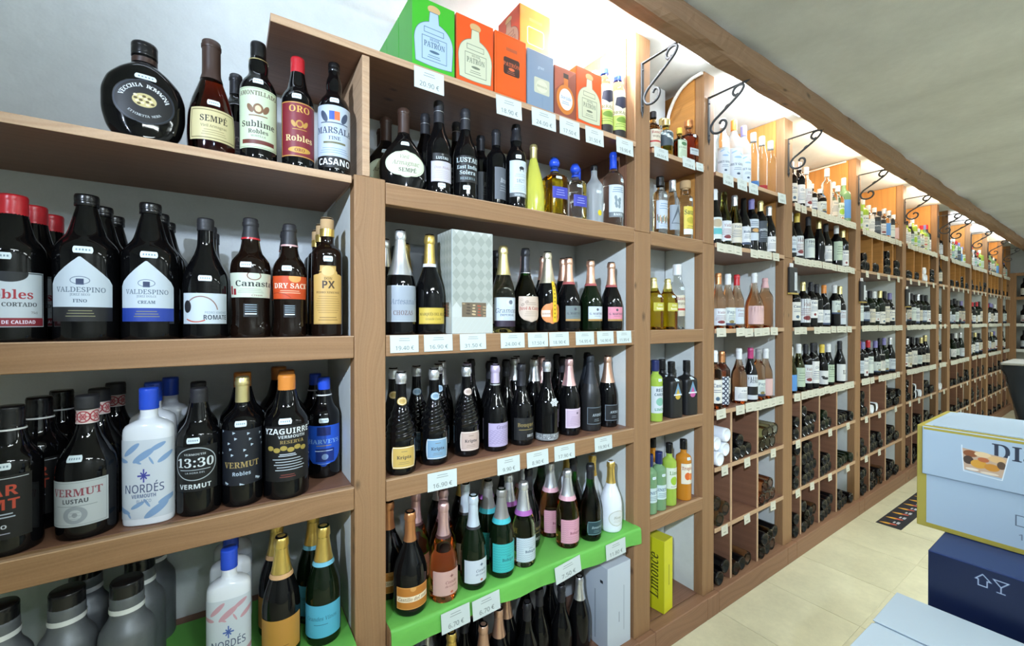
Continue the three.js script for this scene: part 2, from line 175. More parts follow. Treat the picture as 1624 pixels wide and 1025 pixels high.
lab('osborne', 150, 200, '#c6d2d8', (g, w, h) => { oval(g, w * .55, 42, 18, 9, '#1d2126'); g.fillStyle = '#1d2126'; g.fillRect(w * .46, 42, 5, 18); g.fillRect(w * .62, 42, 5, 18); lines(g, w, 76, 2, 10, .6, '#7f98a8'); T(g, '1827', w / 2, 112, 26, '#4b5a68', 'serif'); lines(g, w, 134, 4, 9, .7, '#8ba1b0'); g.fillStyle = '#5a5f62'; g.fillRect(0, 176, w, 24); T(g, 'OSBORNE', w / 2, 188, 16, '#d8e2e6', 'serif', 'bold'); });
lab('bluepanel', 120, 70, '#3a3fa6', (g, w) => { lines(g, w, 18, 3, 14, .6, '#a9aee6', 3); });
lab('clearlab', 130, 190, '#c6cfd5', (g, w, h) => { lines(g, w, 16, 3, 12, .7, '#6f8ba0', 4); for (let i = 0; i < 8; i++) oval(g, 44 + (i * 23) % 44, 76 + (i * 17) % 54, 9, 12, '#7c8c92'); g.fillStyle = '#6a7377'; g.fillRect(0, 160, w, 28); T(g, 'RAOUL', w / 2, 174, 19, '#dfe6e8', 'serif', 'bold'); });
lab('dot', 60, 60, '#d9c418');
lab('corral', 150, 260, '#ddd8bc', (g, w, h) => { g.fillStyle = '#1d2238'; g.beginPath(); g.moveTo(w * .3, 40); g.lineTo(w * .7, 30); g.lineTo(w * .78, 74); g.lineTo(w * .5, 100); g.lineTo(w * .26, 80); g.fill(); T(g, 'CORRALEJO', w / 2, 122, 22, '#6b6a3c', 'serif', 'bold', 140); g.fillStyle = '#b8cf6a'; g.fillRect(0, 136, w, 78); oval(g, w / 2, 160, 30, 16, '#6f8f34'); lines(g, w, 182, 2, 12, .6, '#6a8038', 3); g.fillStyle = '#26221f'; g.fillRect(0, 214, w, 46); });
lab('redbase', 60, 40, '#b81f2c');
lab('cava1', 200, 150, '#9aa3ad', (g, w, h) => { T(g, 'Artesanal', w / 2, 66, 30, '#5f6f80', 'serif', 'italic'); T(g, 'CHOZAS', w / 2, 112, 26, '#6b5a58', 'serif', 'bold'); frame(g, w, h, 4, '#b7bec6'); });
lab('cava2', 200, 90, '#cbb046', (g, w, h) => { frame(g, w, h, 3, '#8f7820'); T(g, 'MARQUÉS DEL REAL', w / 2, 36, 19, '#5b4b14', 'serif', 'bold', 186); T(g, 'Grande Cuvée', w / 2, 62, 16, '#6b5a1c', 'serif', 'italic'); });
lab('gramona', 180, 190, '#c3cdd7', (g, w, h) => { oval(g, w / 2 + 20, 32, 30, 28, '#cfdde8'); oval(g, w / 2 + 20, 32, 14, 14, '#6c7482'); T(g, 'Gramona', w / 2, 86, 40, '#3c4b5e', 'serif', 'italic', 168); T(g, 'IMPERIAL', w / 2, 114, 19, '#46566a', 'serif', 'bold'); lines(g, w, 130, 2, 9, .4, '#8296aa'); g.fillStyle = '#2a1c30'; g.fillRect(0, 150, w, 40); });
lab('jouet', 190, 180, '#cdb8a6', (g, w, h) => { for (let i = 0; i < 9; i++) ring(g, 26 + (i * 31) % 60, 24 + (i * 19) % 40, 9, 7, '#a38f80'); T(g, 'Juvé & Camps', w / 2, 84, 30, '#a3483e', 'serif', 'bold', 174); lines(g, w, 44, 2, 12, .5, '#8f7c70', 3); lines(g, w, 108, 3, 13, .6, '#9a887a', 3); });
lab('clicquot', 190, 110, '#d88a4e', (g, w, h) => { g.fillStyle = '#ead2bf'; g.fillRect(6, 40, 70, 34); oval(g, 120, 52, 38, 34, '#b66a1e'); oval(g, 126, 52, 20, 20, '#e3a83a'); T(g, 'LA GRANDE', 44, 58, 11, '#7a4a2c', 'serif', 'bold'); });
lab('ribbon', 40, 200, '#e0bb22', (g, w, h) => { for (let i = 0; i < 9; i++) { g.fillStyle = '#9a7a10'; g.fillRect(12, 20 + i * 19, 16, 8); } });
for (const [n, bg] of [['mumA', '#6d7a7a'], ['mumB', '#c4cfd8'], ['mumC', '#d8889c']]) lab(n, 130, 100, bg, (g, w, h) => { oval(g, w / 2, 22, 9, 9, '#4c4c58'); T(g, 'G. MARTINET', w / 2, 50, 19, '#3a3a46', 'serif', 'bold', 112); lines(g, w, 66, 1, 8, .5, '#55606a'); g.fillStyle = '#b48a4a'; g.fillRect(0, 86, w, 14); });
for (const [n, bg] of [['kr1', '#c9a95a'], ['kr2', '#7fa3be'], ['kr3', '#c4aca0']]) { lab(n, 160, 140, bg, (g, w, h) => { frame(g, w, h, 7, '#efe8dc', 4); T(g, 'Kripta', w / 2, 68, 28, '#2a2a30', 'serif', 'bold'); lines(g, w, 98, 2, 11, .5, '#6d6350'); lines(g, w, 30, 1, 9, .3, '#6d6350', 3); }); lab(n + 'm', 60, 60, bg, (g) => { ring(g, 30, 30, 22, 22, '#efe8dc', 3); lines(g, 60, 24, 2, 9, .5, '#6d6350'); }); }
lab('lilac', 170, 150, '#b5a8c8', (g, w, h) => { T(g, 'Gratiot', w * .62, 26, 30, '#4c4468', 'serif', 'italic'); g.strokeStyle = '#8176a0'; g.lineWidth = 2; for (let i = 0; i < 9; i++) { g.beginPath(); for (let x = 8; x < w - 8; x += 6) g.lineTo(x, 48 + i * 10 + 3 * Math.sin(x * .22 + i * 2)); g.stroke(); } });
lab('goldblack', 170, 120, '#1b1c1d', (g, w, h) => { T(g, 'Bouquet', w / 2, 38, 28, '#97834e', 'serif', 'bold'); lines(g, w, 62, 1, 8, .8, '#8a7a4c', 4); T(g, 'BRUT', w * .66, 96, 20, '#c6cccf', 'serif', 'bold'); });
lab('silverband', 200, 50, '#8d9294', (g, w, h) => { for (let i = 0; i < 26; i++) { g.strokeStyle = i % 2 ? '#dfe3e4' : '#5a5f61'; g.lineWidth = 2; g.beginPath(); g.arc(6 + i * 8, 25 + 9 * Math.sin(i * 1.3), 7, 0, 5); g.stroke(); } });
lab('pinklab', 160, 150, '#c9b2c6', (g, w, h) => { frame(g, w, h, 7, '#e8dde6', 4); oval(g, w * .62, 36, 9, 9, '#6a5a70'); lines(g, w, 62, 6, 12, .55, '#8a7792'); });
lab('dkslate', 150, 120, '#15191d', (g, w, h) => { frame(g, w, h, 5, '#74808a', 4); T(g, 'AVINYÓ', w * .6, 56, 24, '#c3d0d8', 'serif', 'bold'); lines(g, w, 82, 2, 11, .35, '#8c98a0', 3); });
lab('copperlab', 180, 110, '#b9742c', (g, w, h) => { g.save(); g.translate(w / 2, 60); g.rotate(-.02); g.fillStyle = '#ecd9bb'; g.fillRect(-90, -15, 180, 28); T(g, 'Castillo del mar', 0, 0, 22, '#5c3a18', 'serif', 'italic', 160); g.restore(); oval(g, w / 2, 10, 15, 13, '#d59a52'); frame(g, w, h, 4, '#d9a15c', 3); });
for (const [n, bg, ink] of [['conde1', '#c9a196', '#6f3d3c'], ['conde2', '#c8d0d7', '#33455c']]) lab(n, 170, 150, bg, (g, w, h) => { star(g, w * .66, 34, 12, ink); T(g, 'Conde', w * .64, 70, 24, ink, 'serif', 'italic'); T(g, 'de Caralt', w * .64, 94, 17, ink, 'serif', 'italic'); oval(g, w * .66, 132, 9, 7, '#b5533a'); });
for (const [n, bg, ink] of [['tq', '#3fb6b4', '#0d5056'], ['wh', '#c3d0d6', '#33485e'], ['pk', '#d59cac', '#7a3348']]) lab(n, 170, 160, bg, (g, w, h) => { g.strokeStyle = ink; g.globalAlpha = .35; g.lineWidth = 2; for (let i = 0; i < 12; i++) { g.beginPath(); for (let x = 0; x <= w; x += 8) g.lineTo(x, i * 14 + (x / 8 % 2 ? 5 : 0)); g.stroke(); } g.globalAlpha = 1; g.fillStyle = bg; g.fillRect(w * .3, 62, w * .64, 50); T(g, 'Bohigas', w * .6, 90, 21, ink, 'serif', 'bold'); T(g, 'CAVA', w * .6, 70, 12, ink, 'sans-serif'); });
lab('teal', 150, 110, '#28444a', (g, w, h) => { frame(g, w, h, 5, '#8fb2b4', 3); T(g, 'Reserva', w * .55, 50, 26, '#bcd0d0', 'serif', 'italic'); lines(g, w, 74, 2, 11, .4, '#8fb2b4'); });
lab('whiteoval', 160, 130, '#d9dedc', (g, w, h) => { ring(g, w / 2, h / 2, 72, 56, '#a8a890', 3); T(g, 'Blanc', w / 2, 60, 26, '#8f8f78', 'serif', 'italic'); lines(g, w, 80, 2, 11, .5, '#b0b09a'); });
lab('slate', 150, 160, '#5a5f66', (g, w, h) => { T(g, 'Brut', w / 2, 64, 30, '#c8ccd0', 'serif', 'italic'); lines(g, w, 90, 3, 12, .5, '#a9aeb4'); });
// narrow bay
lab('tiki', 140, 130, '#3d4b52', (g, w, h) => { for (let i = 0; i < 14; i++) oval(g, 12 + (i * 37) % 120, 18 + (i * 29) % 92, 12, 8, i % 2 ? '#cfdcd6' : '#8fa4a6'); T(g, 'CABAL', w / 2, 18, 22, '#dfe6e2', 'serif', 'bold'); });
lab('olivelab', 110, 170, '#c2d3b8', (g, w, h) => { frame(g, w, h, 5, '#5f8a5f', 3); oval(g, w / 2, 34, 26, 16, '#4d7a50'); T(g, 'OLMECA', w / 2, 68, 22, '#4a5a44', 'serif', '', 92); lines(g, w, 90, 6, 11, .7, '#8aa084', 3); });
lab('altos', 130, 60, '#bfc8cc', (g, w) => { T(g, 'REPOSADO', w / 2, 20, 18, '#55606a', 'sans-serif', 'bold'); lines(g, w, 36, 2, 9, .7, '#7c8a94'); });
lab('town', 120, 170, '#bbc5cf', (g, w, h) => { lines(g, w, 20, 3, 14, .7, '#6f8fae', 4); for (let i = 0; i < 14; i++) { g.fillStyle = ['#8a6a5a', '#5a7a6a', '#c0a070'][i % 3]; g.fillRect(6 + i * 8, 84 + (i * 13) % 20, 7, 36); } lines(g, w, 140, 2, 12, .7, '#6f8fae', 3); });
lab('silvertri', 120, 150, '#8d97a0', (g, w, h) => { g.strokeStyle = '#4c5660'; g.lineWidth = 3; for (let i = 0; i < 5; i++) { g.beginPath(); g.moveTo(w / 2, 6 + i * 8); g.lineTo(16, 110); g.lineTo(w - 16, 110); g.closePath(); g.stroke(); } });
lab('sauza', 130, 170, '#d8c243', (g, w, h) => { T(g, 'Sauza', w / 2, 36, 40, '#3c4a26', 'serif', 'bold'); oval(g, w / 2, 84, 40, 20, '#b8a92e'); lines(g, w, 118, 2, 12, .7, '#6f6a22', 3); g.fillStyle = '#dfe4dc'; g.fillRect(0, 136, w, 34); });
lab('sauzaW', 120, 60, '#b7b03e', (g, w) => { T(g, 'Gran', w / 2, 18, 22, '#f2f2e2', 'serif', 'italic'); T(g, 'Sauza', w / 2, 42, 24, '#f2f2e2', 'serif', 'bold'); });
lab('rivera', 130, 130, '#cfc8b2', (g, w, h) => { T(g, 'Rancho', w / 2, 22, 26, '#8c2a28', 'serif', 'bold'); T(g, 'TEQUILA', w / 2, 52, 18, '#4a3a30', 'serif', 'bold'); g.fillStyle = '#b63a34'; g.fillRect(4, 82, w - 8, 12); lines(g, w, 106, 2, 9, .5, '#998'); });
lab('licor', 120, 160, '#c7d1d5', (g, w, h) => { T(g, 'RECI', w / 2, 24, 26, '#33495c', 'sans-serif', 'bold'); T(g, 'CARIBE', w / 2, 50, 22, '#33495c', 'sans-serif', 'bold'); oval(g, w / 2, 92, 28, 24, '#7fb4a0'); T(g, 'LIMÓN', w / 2, 138, 22, '#4a8a6c', 'sans-serif', 'bold'); });
for (const [n, c] of [['triY', '#c9a83e'], ['triP', '#c05a94']]) lab(n, 120, 130, '#141416', (g, w, h) => { g.fillStyle = '#6c93b0'; g.beginPath(); g.moveTo(w / 2, 4); g.lineTo(8, 100); g.lineTo(w - 8, 100); g.fill(); g.fillStyle = c; g.beginPath(); g.moveTo(w / 2, 46); g.lineTo(22, 112); g.lineTo(w - 22, 112); g.fill(); oval(g, w / 2, 112, 30, 16, c); g.fillStyle = '#e2e4e6'; g.fillRect(6, 88, w - 12, 10); });
lab('limelab', 120, 120, '#d2dccb', (g, w, h) => { T(g, 'Lima', w / 2, 30, 28, '#4c7a2c', 'serif', 'bold'); oval(g, w / 2, 74, 28, 24, '#9cc23a'); lines(g, w, 106, 1, 8, .6, '#888', 3); });
lab('peach', 120, 120, '#e4dccb', (g, w, h) => { T(g, 'Tropical', w / 2, 28, 26, '#9c4a1e', 'serif', 'bold'); oval(g, w * .4, 74, 22, 22, '#d9682e'); oval(g, w * .64, 78, 20, 20, '#e2803c'); });
lab('mintlab', 120, 90, '#c3d6d6', (g, w, h) => { T(g, 'GINETTA', w / 2, 30, 24, '#2c4a6c', 'serif', 'bold'); lines(g, w, 52, 3, 10, .7, '#6a8a90', 3); });
// spirits and wines of the far bays
lab('vodka', 140, 220, '#c6d2da', (g, w, h) => { leafy(g, w, h, '#8fb2d2', [[.3, .12, -.4, .14], [.7, .2, .4, .12], [.5, .3, 0, .2]]); T(g, 'GREY GOOSE', w / 2, 118, 22, '#3a4c66', 'serif', 'bold', 128); lines(g, w, 142, 2, 12, .5, '#55708e', 3); oval(g, w / 2, 186, 12, 8, '#3a4c66'); });
for (let i = 0; i < 22; i++) { seed = 400 + i * 17; const bg = ['#d5d9dc', '#c9d2da', '#e0ded4', '#d9d2c0', '#cfd8d2', '#c4cdd6', '#e2e2e0', '#cfc7b4'][i % 8], ink = pick(['#3a3f48', '#6b2f32', '#2f4260', '#4a4a3a', '#7a6a3a']); lab('w' + i, 100, 110, bg, (g, w, h) => { const y = rr(16, 34); T(g, pick(['Viña', 'Pago', 'Finca', 'Clos', 'Valle', 'Roble', 'Casa']), w / 2, y, rr(16, 24), ink, 'serif', pick(['', 'bold', 'italic'])); lines(g, w, y + 20, 2 + Math.floor(rnd() * 4), 9, rr(.4, .8), ink, 2); if (rnd() < .5) oval(g, w / 2, h - 22, rr(8, 22), rr(6, 13), pick(['#8a7a4a', '#7c2f34', '#51697f', '#8c8c80'])); if (rnd() < .3) { g.fillStyle = ink; g.fillRect(0, h - 14, w, 14); } }); }
lab('teallab', 100, 110, '#d2dcd8', (g, w, h) => { oval(g, 50, 30, 32, 20, '#b9a98c'); g.fillStyle = '#5ab4b8'; g.fillRect(0, 56, w, 30); });
lab('photo', 110, 160, '#c6d0da', (g, w, h) => { lines(g, w, 20, 3, 12, .6, '#5a6a7c', 4); g.fillStyle = '#3c3430'; g.fillRect(8, 66, w - 16, 36); oval(g, 60, 84, 26, 14, '#c99a5c'); });
lab('darklab', 100, 130, '#3a424c', (g, w, h) => { T(g, 'CASTILLO', w / 2, 54, 18, '#dfe6ea', 'sans-serif', 'bold'); lines(g, w, 74, 3, 12, .6, '#98a4b0', 3); g.fillStyle = '#b9a45c'; g.fillRect(70, 14, 10, 18); });
lab('diamond', 130, 160, '#d8dde2', (g, w, h) => { for (let j = 0; j < 6; j++) for (let i = 0; i < 5; i++) { g.strokeStyle = '#1d2a48'; g.lineWidth = 6; const x = 13 + i * 26, y = 14 + j * 27; g.beginPath(); g.moveTo(x, y - 12); g.lineTo(x + 12, y); g.lineTo(x, y + 12); g.lineTo(x - 12, y); g.closePath(); g.stroke(); } });
lab('bluelab', 100, 110, '#5b93d2');
lab('pinklab2', 100, 110, '#d8b2ae');
lab('halfblack', 100, 130, '#cdd4d9', (g, w, h) => { T(g, 'Rosa', w / 2, 34, 26, '#444a58', 'serif', 'italic'); g.fillStyle = '#0e0f11'; g.fillRect(0, 62, w, 44); });
lab('li', 100, 110, '#d9dcdc', (g, w, h) => { T(g, 'LI', w * .6, 52, 34, '#222', 'serif', 'bold'); });
lab('bird', 100, 110, '#d9dcdc', (g, w, h) => { oval(g, 50, 62, 26, 10, '#2a2c30'); oval(g, 30, 50, 12, 7, '#2a2c30'); });
lab('sagelab', 100, 110, '#b9cbb4', (g, w) => lines(g, w, 30, 4, 14, .6, '#6a7c68', 3));
lab('price', 60, 30, '#dbe9ef', (g, w, h) => { for (let i = 0; i < 5; i++) { g.fillStyle = '#7d93a0'; g.fillRect(10 + i * 9, 11, 5, 8); } });
// shelf price tags: a name line or two above the price
['20.90 €', '19.40 €', '16.90 €', '31.50 €', '24.00 €', '17.50 €', '18.90 €', '14.95 €', '14.90 €', '11.95 €', '16.90 € ', '9.90 €', '8.90 €', '17.90 €', '19.90 €', '6.70 €', '7.50 €', '11.80 €'].forEach((p, i) => lab('t' + i, 120, 76, '#ccd6d3', (g, w, h) => { lines(g, w, 14, 2, 9, .45, '#7c8684', 2); T(g, p.trim(), w / 2, 56, 24, '#66706e', 'sans-serif'); }));
for (let i = 0; i < 4; i++) lab('s' + i, 50, 40, '#d2d0c0', (g, w) => { lines(g, w, 9, 2, 6, .5, '#a5a595', 1); lines(g, w, 27, 1, 6, .5, '#84846f', 3); });
const labelTex = new THREE.CanvasTexture(labelCanvas); labelTex.colorSpace = THREE.SRGBColorSpace;
const paper = std({ map: labelTex, roughness: .5, side: THREE.DoubleSide }), tagPaper = std({ map: labelTex, roughness: .7 });

// ---------------------------------------------------------------- bottle builder
const PROFILES = {                                        // [height fraction, 0 = neck radius ... 1 = body radius]
  bord: [[0, .92], [.018, 1], [.60, 1], [.665, .93], [.705, .62], [.745, .2], [.79, .03], [1, 0]],
  burg: [[0, .92], [.018, 1], [.46, 1], [.54, .9], [.63, .55], [.71, .22], [.79, .05], [1, 0]],
  champ: [[0, .90], [.02, 1], [.40, 1], [.50, .9], [.60, .62], [.70, .32], [.80, .14], [.88, .05], [1, 0]],
  fat: [[0, .86], [.03, .98], [.12, 1], [.36, 1], [.47, .86], [.58, .5], [.67, .2], [.78, .05], [1, 0]],
  sherry: [[0, .90], [.02, 1], [.54, 1], [.61, .96], [.67, .74], [.71, .42], [.75, .22], [.80, .26], [.85, .2], [.90, .04], [1, 0]],
  valde: [[0, .92], [.02, 1], [.57, 1], [.63, .95], [.68, .72], [.72, .45], [.77, .3], [.86, .12], [.93, 0], [1, 0]],
  flare: [[0, .93], [.06, 1], [.12, .90], [.2, .88], [.36, .93], [.54, 1], [.62, .93], [.67, .66], [.71, .36], [.77, .2], [.85, .1], [.92, 0], [1, 0]],
  tear: [[0, .85], [.03, .95], [.17, 1], [.32, .95], [.46, .72], [.58, .38], [.67, .12], [.73, 0], [1, 0]],
  disk: [[0, .40], [.05, .62], [.16, .87], [.33, 1], [.45, 1], [.60, .84], [.70, .5], [.76, .18], [.80, 0], [1, 0]],
  sack: [[0, .62], [.05, .85], [.2, 1], [.32, .98], [.46, .7], [.56, .38], [.66, .08], [.72, 0], [1, 0]],
  tall: [[0, .95], [.018, 1], [.66, 1], [.71, .94], [.745, .6], [.765, .1], [.79, 0], [1, 0]],
  spirit: [[0, .95], [.018, 1], [.60, 1], [.66, .92], [.70, .5], [.73, .1], [.76, 0], [1, 0]],
  cone: [[0, .95], [.03, 1], [.28, .98], [.46, .78], [.64, .4], [.76, .1], [.82, 0], [1, 0]],
  jug: [[0, .92], [.02, 1], [.52, 1], [.60, .92], [.66, .62], [.70, .34], [.76, .2], [.88, .22], [.92, 0], [1, 0]],
  goose: [[0, .95], [.02, 1], [.58, 1], [.66, .9], [.72, .55], [.78, .15], [.84, 0], [1, 0]],
};
function profile(p, h, r, nr) {                           // monotone cubic through the points
  const P = PROFILES[p], n = P.length, d = [], m = [];
  for (let i = 0; i < n - 1; i++) d.push((P[i + 1][1] - P[i][1]) / (P[i + 1][0] - P[i][0]));
  for (let i = 0; i < n; i++) m.push(i === 0 ? d[0] : i === n - 1 ? d[n - 2] : d[i - 1] * d[i] <= 0 ? 0 : 2 * d[i - 1] * d[i] / (d[i - 1] + d[i]));
  return (y) => { const t = clamp(y / h, 0, 1); let i = 0; while (i < n - 2 && t > P[i + 1][0]) i++; const w = P[i + 1][0] - P[i][0], s = (t - P[i][0]) / w, a = s * s, b = a * s; const v = (2 * b - 3 * a + 1) * P[i][1] + (b - 2 * a + s) * w * m[i] + (3 * a - 2 * b) * P[i + 1][1] + (b - a) * w * m[i + 1]; return nr + (r - nr) * v; };
}
function grid(rows, cols, f, uv, closed) {                // a sheet of points f(i, j)
  const pos = [], uvs = [], idx = [];
  for (let i = 0; i <= rows; i++) for (let j = 0; j <= cols; j++) { pos.push(...f(i / rows, j / cols)); uvs.push(...uv(i / rows, j / cols)); }
  for (let i = 0; i < rows; i++) for (let j = 0; j < cols; j++) { const a = i * (cols + 1) + j, b = a + 1, c = a + cols + 1, e = c + 1; idx.push(a, b, e, a, e, c); }
  const g = new THREE.BufferGeometry(); g.setAttribute('position', new THREE.Float32BufferAttribute(pos, 3)); g.setAttribute('uv', new THREE.Float32BufferAttribute(uvs, 2)); g.setIndex(idx); g.computeVertexNormals();
  if (closed) { const N = g.attributes.normal; for (let i = 0; i <= rows; i++) { const a = i * (cols + 1), b = a + cols; const x = N.getX(a) + N.getX(b), y = N.getY(a) + N.getY(b), z = N.getZ(a) + N.getZ(b), l = Math.hypot(x, y, z) || 1; N.setXYZ(a, x / l, y / l, z / l); N.setXYZ(b, x / l, y / l, z / l); } }
  return g;
}
const half = new Map();
function makeBottle(o) {
  const { name = 'wine_bottle', h, r, nr = .0145, prof = 'bord', flat = 1, sq = 2, glass = M.black, seg = 28, swirl = 0 } = o;
  const R = profile(prof, h, r, nr), root = new THREE.Group(); root.name = name;
  const S = (th, y, e = 0) => {                            // the glass surface, e metres proud of it
    let a = R(y); const t = sm(0, 1, (a - nr) / (r - nr)), n = 2 + (sq - 2) * t;
    if (swirl) a *= 1 + .042 * Math.sin(th * 3 + y / h * 92) * sm(.30, .37, y / h) * (1 - sm(.56, .64, y / h));
    a += e; const b = a * (1 - (1 - flat) * t) + (flat < 1 ? e * t * .3 : 0), ca = Math.cos(th), sa = Math.sin(th), k = Math.pow(Math.pow(Math.abs(ca), n) + Math.pow(Math.abs(sa), n), -1 / n);
    return [a * k * ca, y, b * k * sa];
  };
  const ys = [], steps = swirl ? 110 : seg > 20 ? 44 : 18;
  const yTop = h - .0005;
  for (let i = 0; i <= steps; i++) { const t = i / steps; ys.push(yTop * (t < .08 ? t * t / .08 : t)); }
  // rows: punt centre, punt rim, then the wall, then the mouth
  const rowsP = [[0, .018, .01], [0, .012, .55], [0, .0005, .84]];
  const nRows = rowsP.length + ys.length + 1;
  mesh('glass', grid(nRows - 1, seg, (u, v) => { const i = Math.round(u * (nRows - 1)), th = -v * Math.PI * 2; if (i < 3) { const p = S(th, 0); return [p[0] * rowsP[i][2], rowsP[i][1], p[2] * rowsP[i][2]]; } if (i === nRows - 1) return [0, yTop, 0]; return S(th, ys[i - 3]); }, (u, v) => [v, u], true), glass, root);
  for (const l of [].concat(o.labels ?? [])) {             // paper patches that hug the glass
    const { a, y0, y1, span = 120, shape, rot = 0, part = 'label', mat = paper, e = .0006 } = l, uv = cells[a], w = { house: (t) => t < .62 ? 1 : 1 - (t - .62) / .38 * .97, oval: (t) => Math.sqrt(Math.max(.002, 1 - (2 * t - 1) ** 2)), hex: (t) => 1 - .12 * Math.abs(2 * t - 1) ** 2.5, shield: (t) => Math.sqrt(Math.max(.004, 1 - Math.max(0, .45 - t) ** 2 / .2025)), arch: (t) => t > .9 ? .5 : 1, taper: (t) => 1 - .25 * (1 - t) }[shape] ?? (() => 1);
    const nR = seg > 20 ? 12 : 2, nC = seg > 20 ? 18 : 8, half = span * Math.PI / 360, c0 = Math.PI / 2 + rot * Math.PI / 180;
    // u follows the arc length of the middle row, so that print is not stretched on flat or square bottles
    const arc = [0]; for (let j = 1; j <= 40; j++) { const p = S(c0 + half * (1 - j / 20), (y0 + y1) / 2 * h), q = S(c0 + half * (1 - (j - 1) / 20), (y0 + y1) / 2 * h); arc.push(arc[j - 1] + Math.hypot(p[0] - q[0], p[2] - q[2])); }
    const U = (v) => { const f = clamp(v, 0, 1) * 40, i = Math.min(39, Math.floor(f)); return (arc[i] + (arc[i + 1] - arc[i]) * (f - i)) / arc[40]; };
    mesh(part, grid(nR, nC, (t, v) => { const q = .5 + (v - .5) * w(t); return S(c0 + half * (1 - 2 * q), (y0 + (y1 - y0) * t) * h, e); }, (t, v) => { const q = U(.5 + (v - .5) * w(t)); return [uv[0] + (uv[2] - uv[0]) * q, uv[1] + (uv[3] - uv[1]) * t]; }), mat, root);
  }
  const c = o.cap;
  if (c) {
    const L = [], N = nr; const follow = (y0, y1, n, e) => { for (let i = 0; i <= n; i++) { const y = h * (y0 + (y1 - y0) * i / n); L.push([R(y) + e, y]); } };
    const k = c.kind ?? 'screw', b = c.base ?? (k === 'champ' ? .66 : k === 'foil' ? .80 : .86);
    if (k === 'champ') { follow(b, .895, 8, .0008); L.push([N + .0012, .90 * h], [N + .0030, .912 * h], [N + .0034, .935 * h], [N + .0026, .96 * h], [N + .0016, .982 * h], [N * .8, .997 * h], [N * .35, h + .0008], [0, h + .001]); }
    else if (k === 'cork') { L.push([N * .8, b * h], [N + .0005, b * h], [N + .0005, (b + .03) * h], [(c.r ?? N + .004), (b + .032) * h], [(c.r ?? N + .004), .985 * h], [(c.r ?? N + .004) * .9, h + .001], [0, h + .001]); }
    else if (k === 'ball') { const q = c.r ?? N + .006; L.push([N, b * h], [N + .001, b * h + .004]); for (let i = 0; i <= 8; i++) { const a = -1.1 + i / 8 * 2.67; L.push([q * Math.cos(a), h - q + q * Math.sin(a)]); } L.push([0, h]); }
    else if (k === 'foil') { follow(b, .93, 5, .0009); L.push([N + .0014, .935 * h], [N + .0026, .94 * h], [N + .0026, .965 * h], [N + .0012, .968 * h], [N + .0010, .992 * h], [N * .9, h + .0008], [0, h + .001]); }
    else { const w = c.r ?? N + .0018; L.push([N, b * h], [w, b * h], [w, (b + .02) * h], [w - .0006, (b + .025) * h], [w, (b + .03) * h], [w, .955 * h], [w - .0005, .96 * h], [w, .965 * h], [w, .99 * h], [w * .93, h + .0012], [0, h + .0014]); }
    const cs = seg > 20 ? 24 : 12;
    const cap = mesh(k === 'champ' || k === 'foil' ? 'foil' : k === 'cork' ? 'stopper' : 'cap', grid(L.length - 1, cs, (u, v) => { const [q, y] = L[Math.round(u * (L.length - 1))], a = -v * Math.PI * 2, cr = k === 'champ' && y > .9 * h ? 1 + .035 * Math.sin(a * 6 + y * 900) + .03 * Math.sin(a * 11 - y * 500) : k === 'champ' ? 1 + .008 * Math.sin(a * 9 + y * 300) : 1; return [q * cr * Math.cos(a), y, q * cr * Math.sin(a)]; }, (u, v) => [v, u], true), c.mat, root);
    if (c.ring) mesh('band', grid(1, cs, (u, v) => { const y = (c.ring[1] + (c.ring[2] - c.ring[1]) * u) * h, a = -v * Math.PI * 2, q = R(y) + .0016; return [q * Math.cos(a), y, q * Math.sin(a)]; }, (u, v) => [v, u], true), c.ring[0], cap);
  }
  half.set(root, [r * (sq > 3 ? 1.2 : 1), r * flat * (sq > 3 ? 1.2 : 1)]); return root;
}
const placed = [];
function stand(proto, label, category, x, y, z, turn = 0, group) { const t = proto.clone(); t.name = numbered(proto.name); t.position.set(x, y + .0006, z); t.rotation.y = turn * Math.PI / 180; tag(t, label, category, group); scene.add(t); placed.push([t, ...half.get(proto)]); return t; }
function lay(proto, label, category, x, y, z, roll, group) { const t = proto.clone(); t.name = numbered(proto.name); t.rotation.set(-Math.PI / 2, roll, 0, 'XYZ'); t.position.set(x, y, z); tag(t, label, category, group); scene.add(t); return t; }
const ORD = ['first', 'second', 'third', 'fourth', 'fifth', 'sixth', 'seventh', 'eighth', 'ninth', 'tenth', 'eleventh', 'twelfth', 'thirteenth', 'fourteenth'];

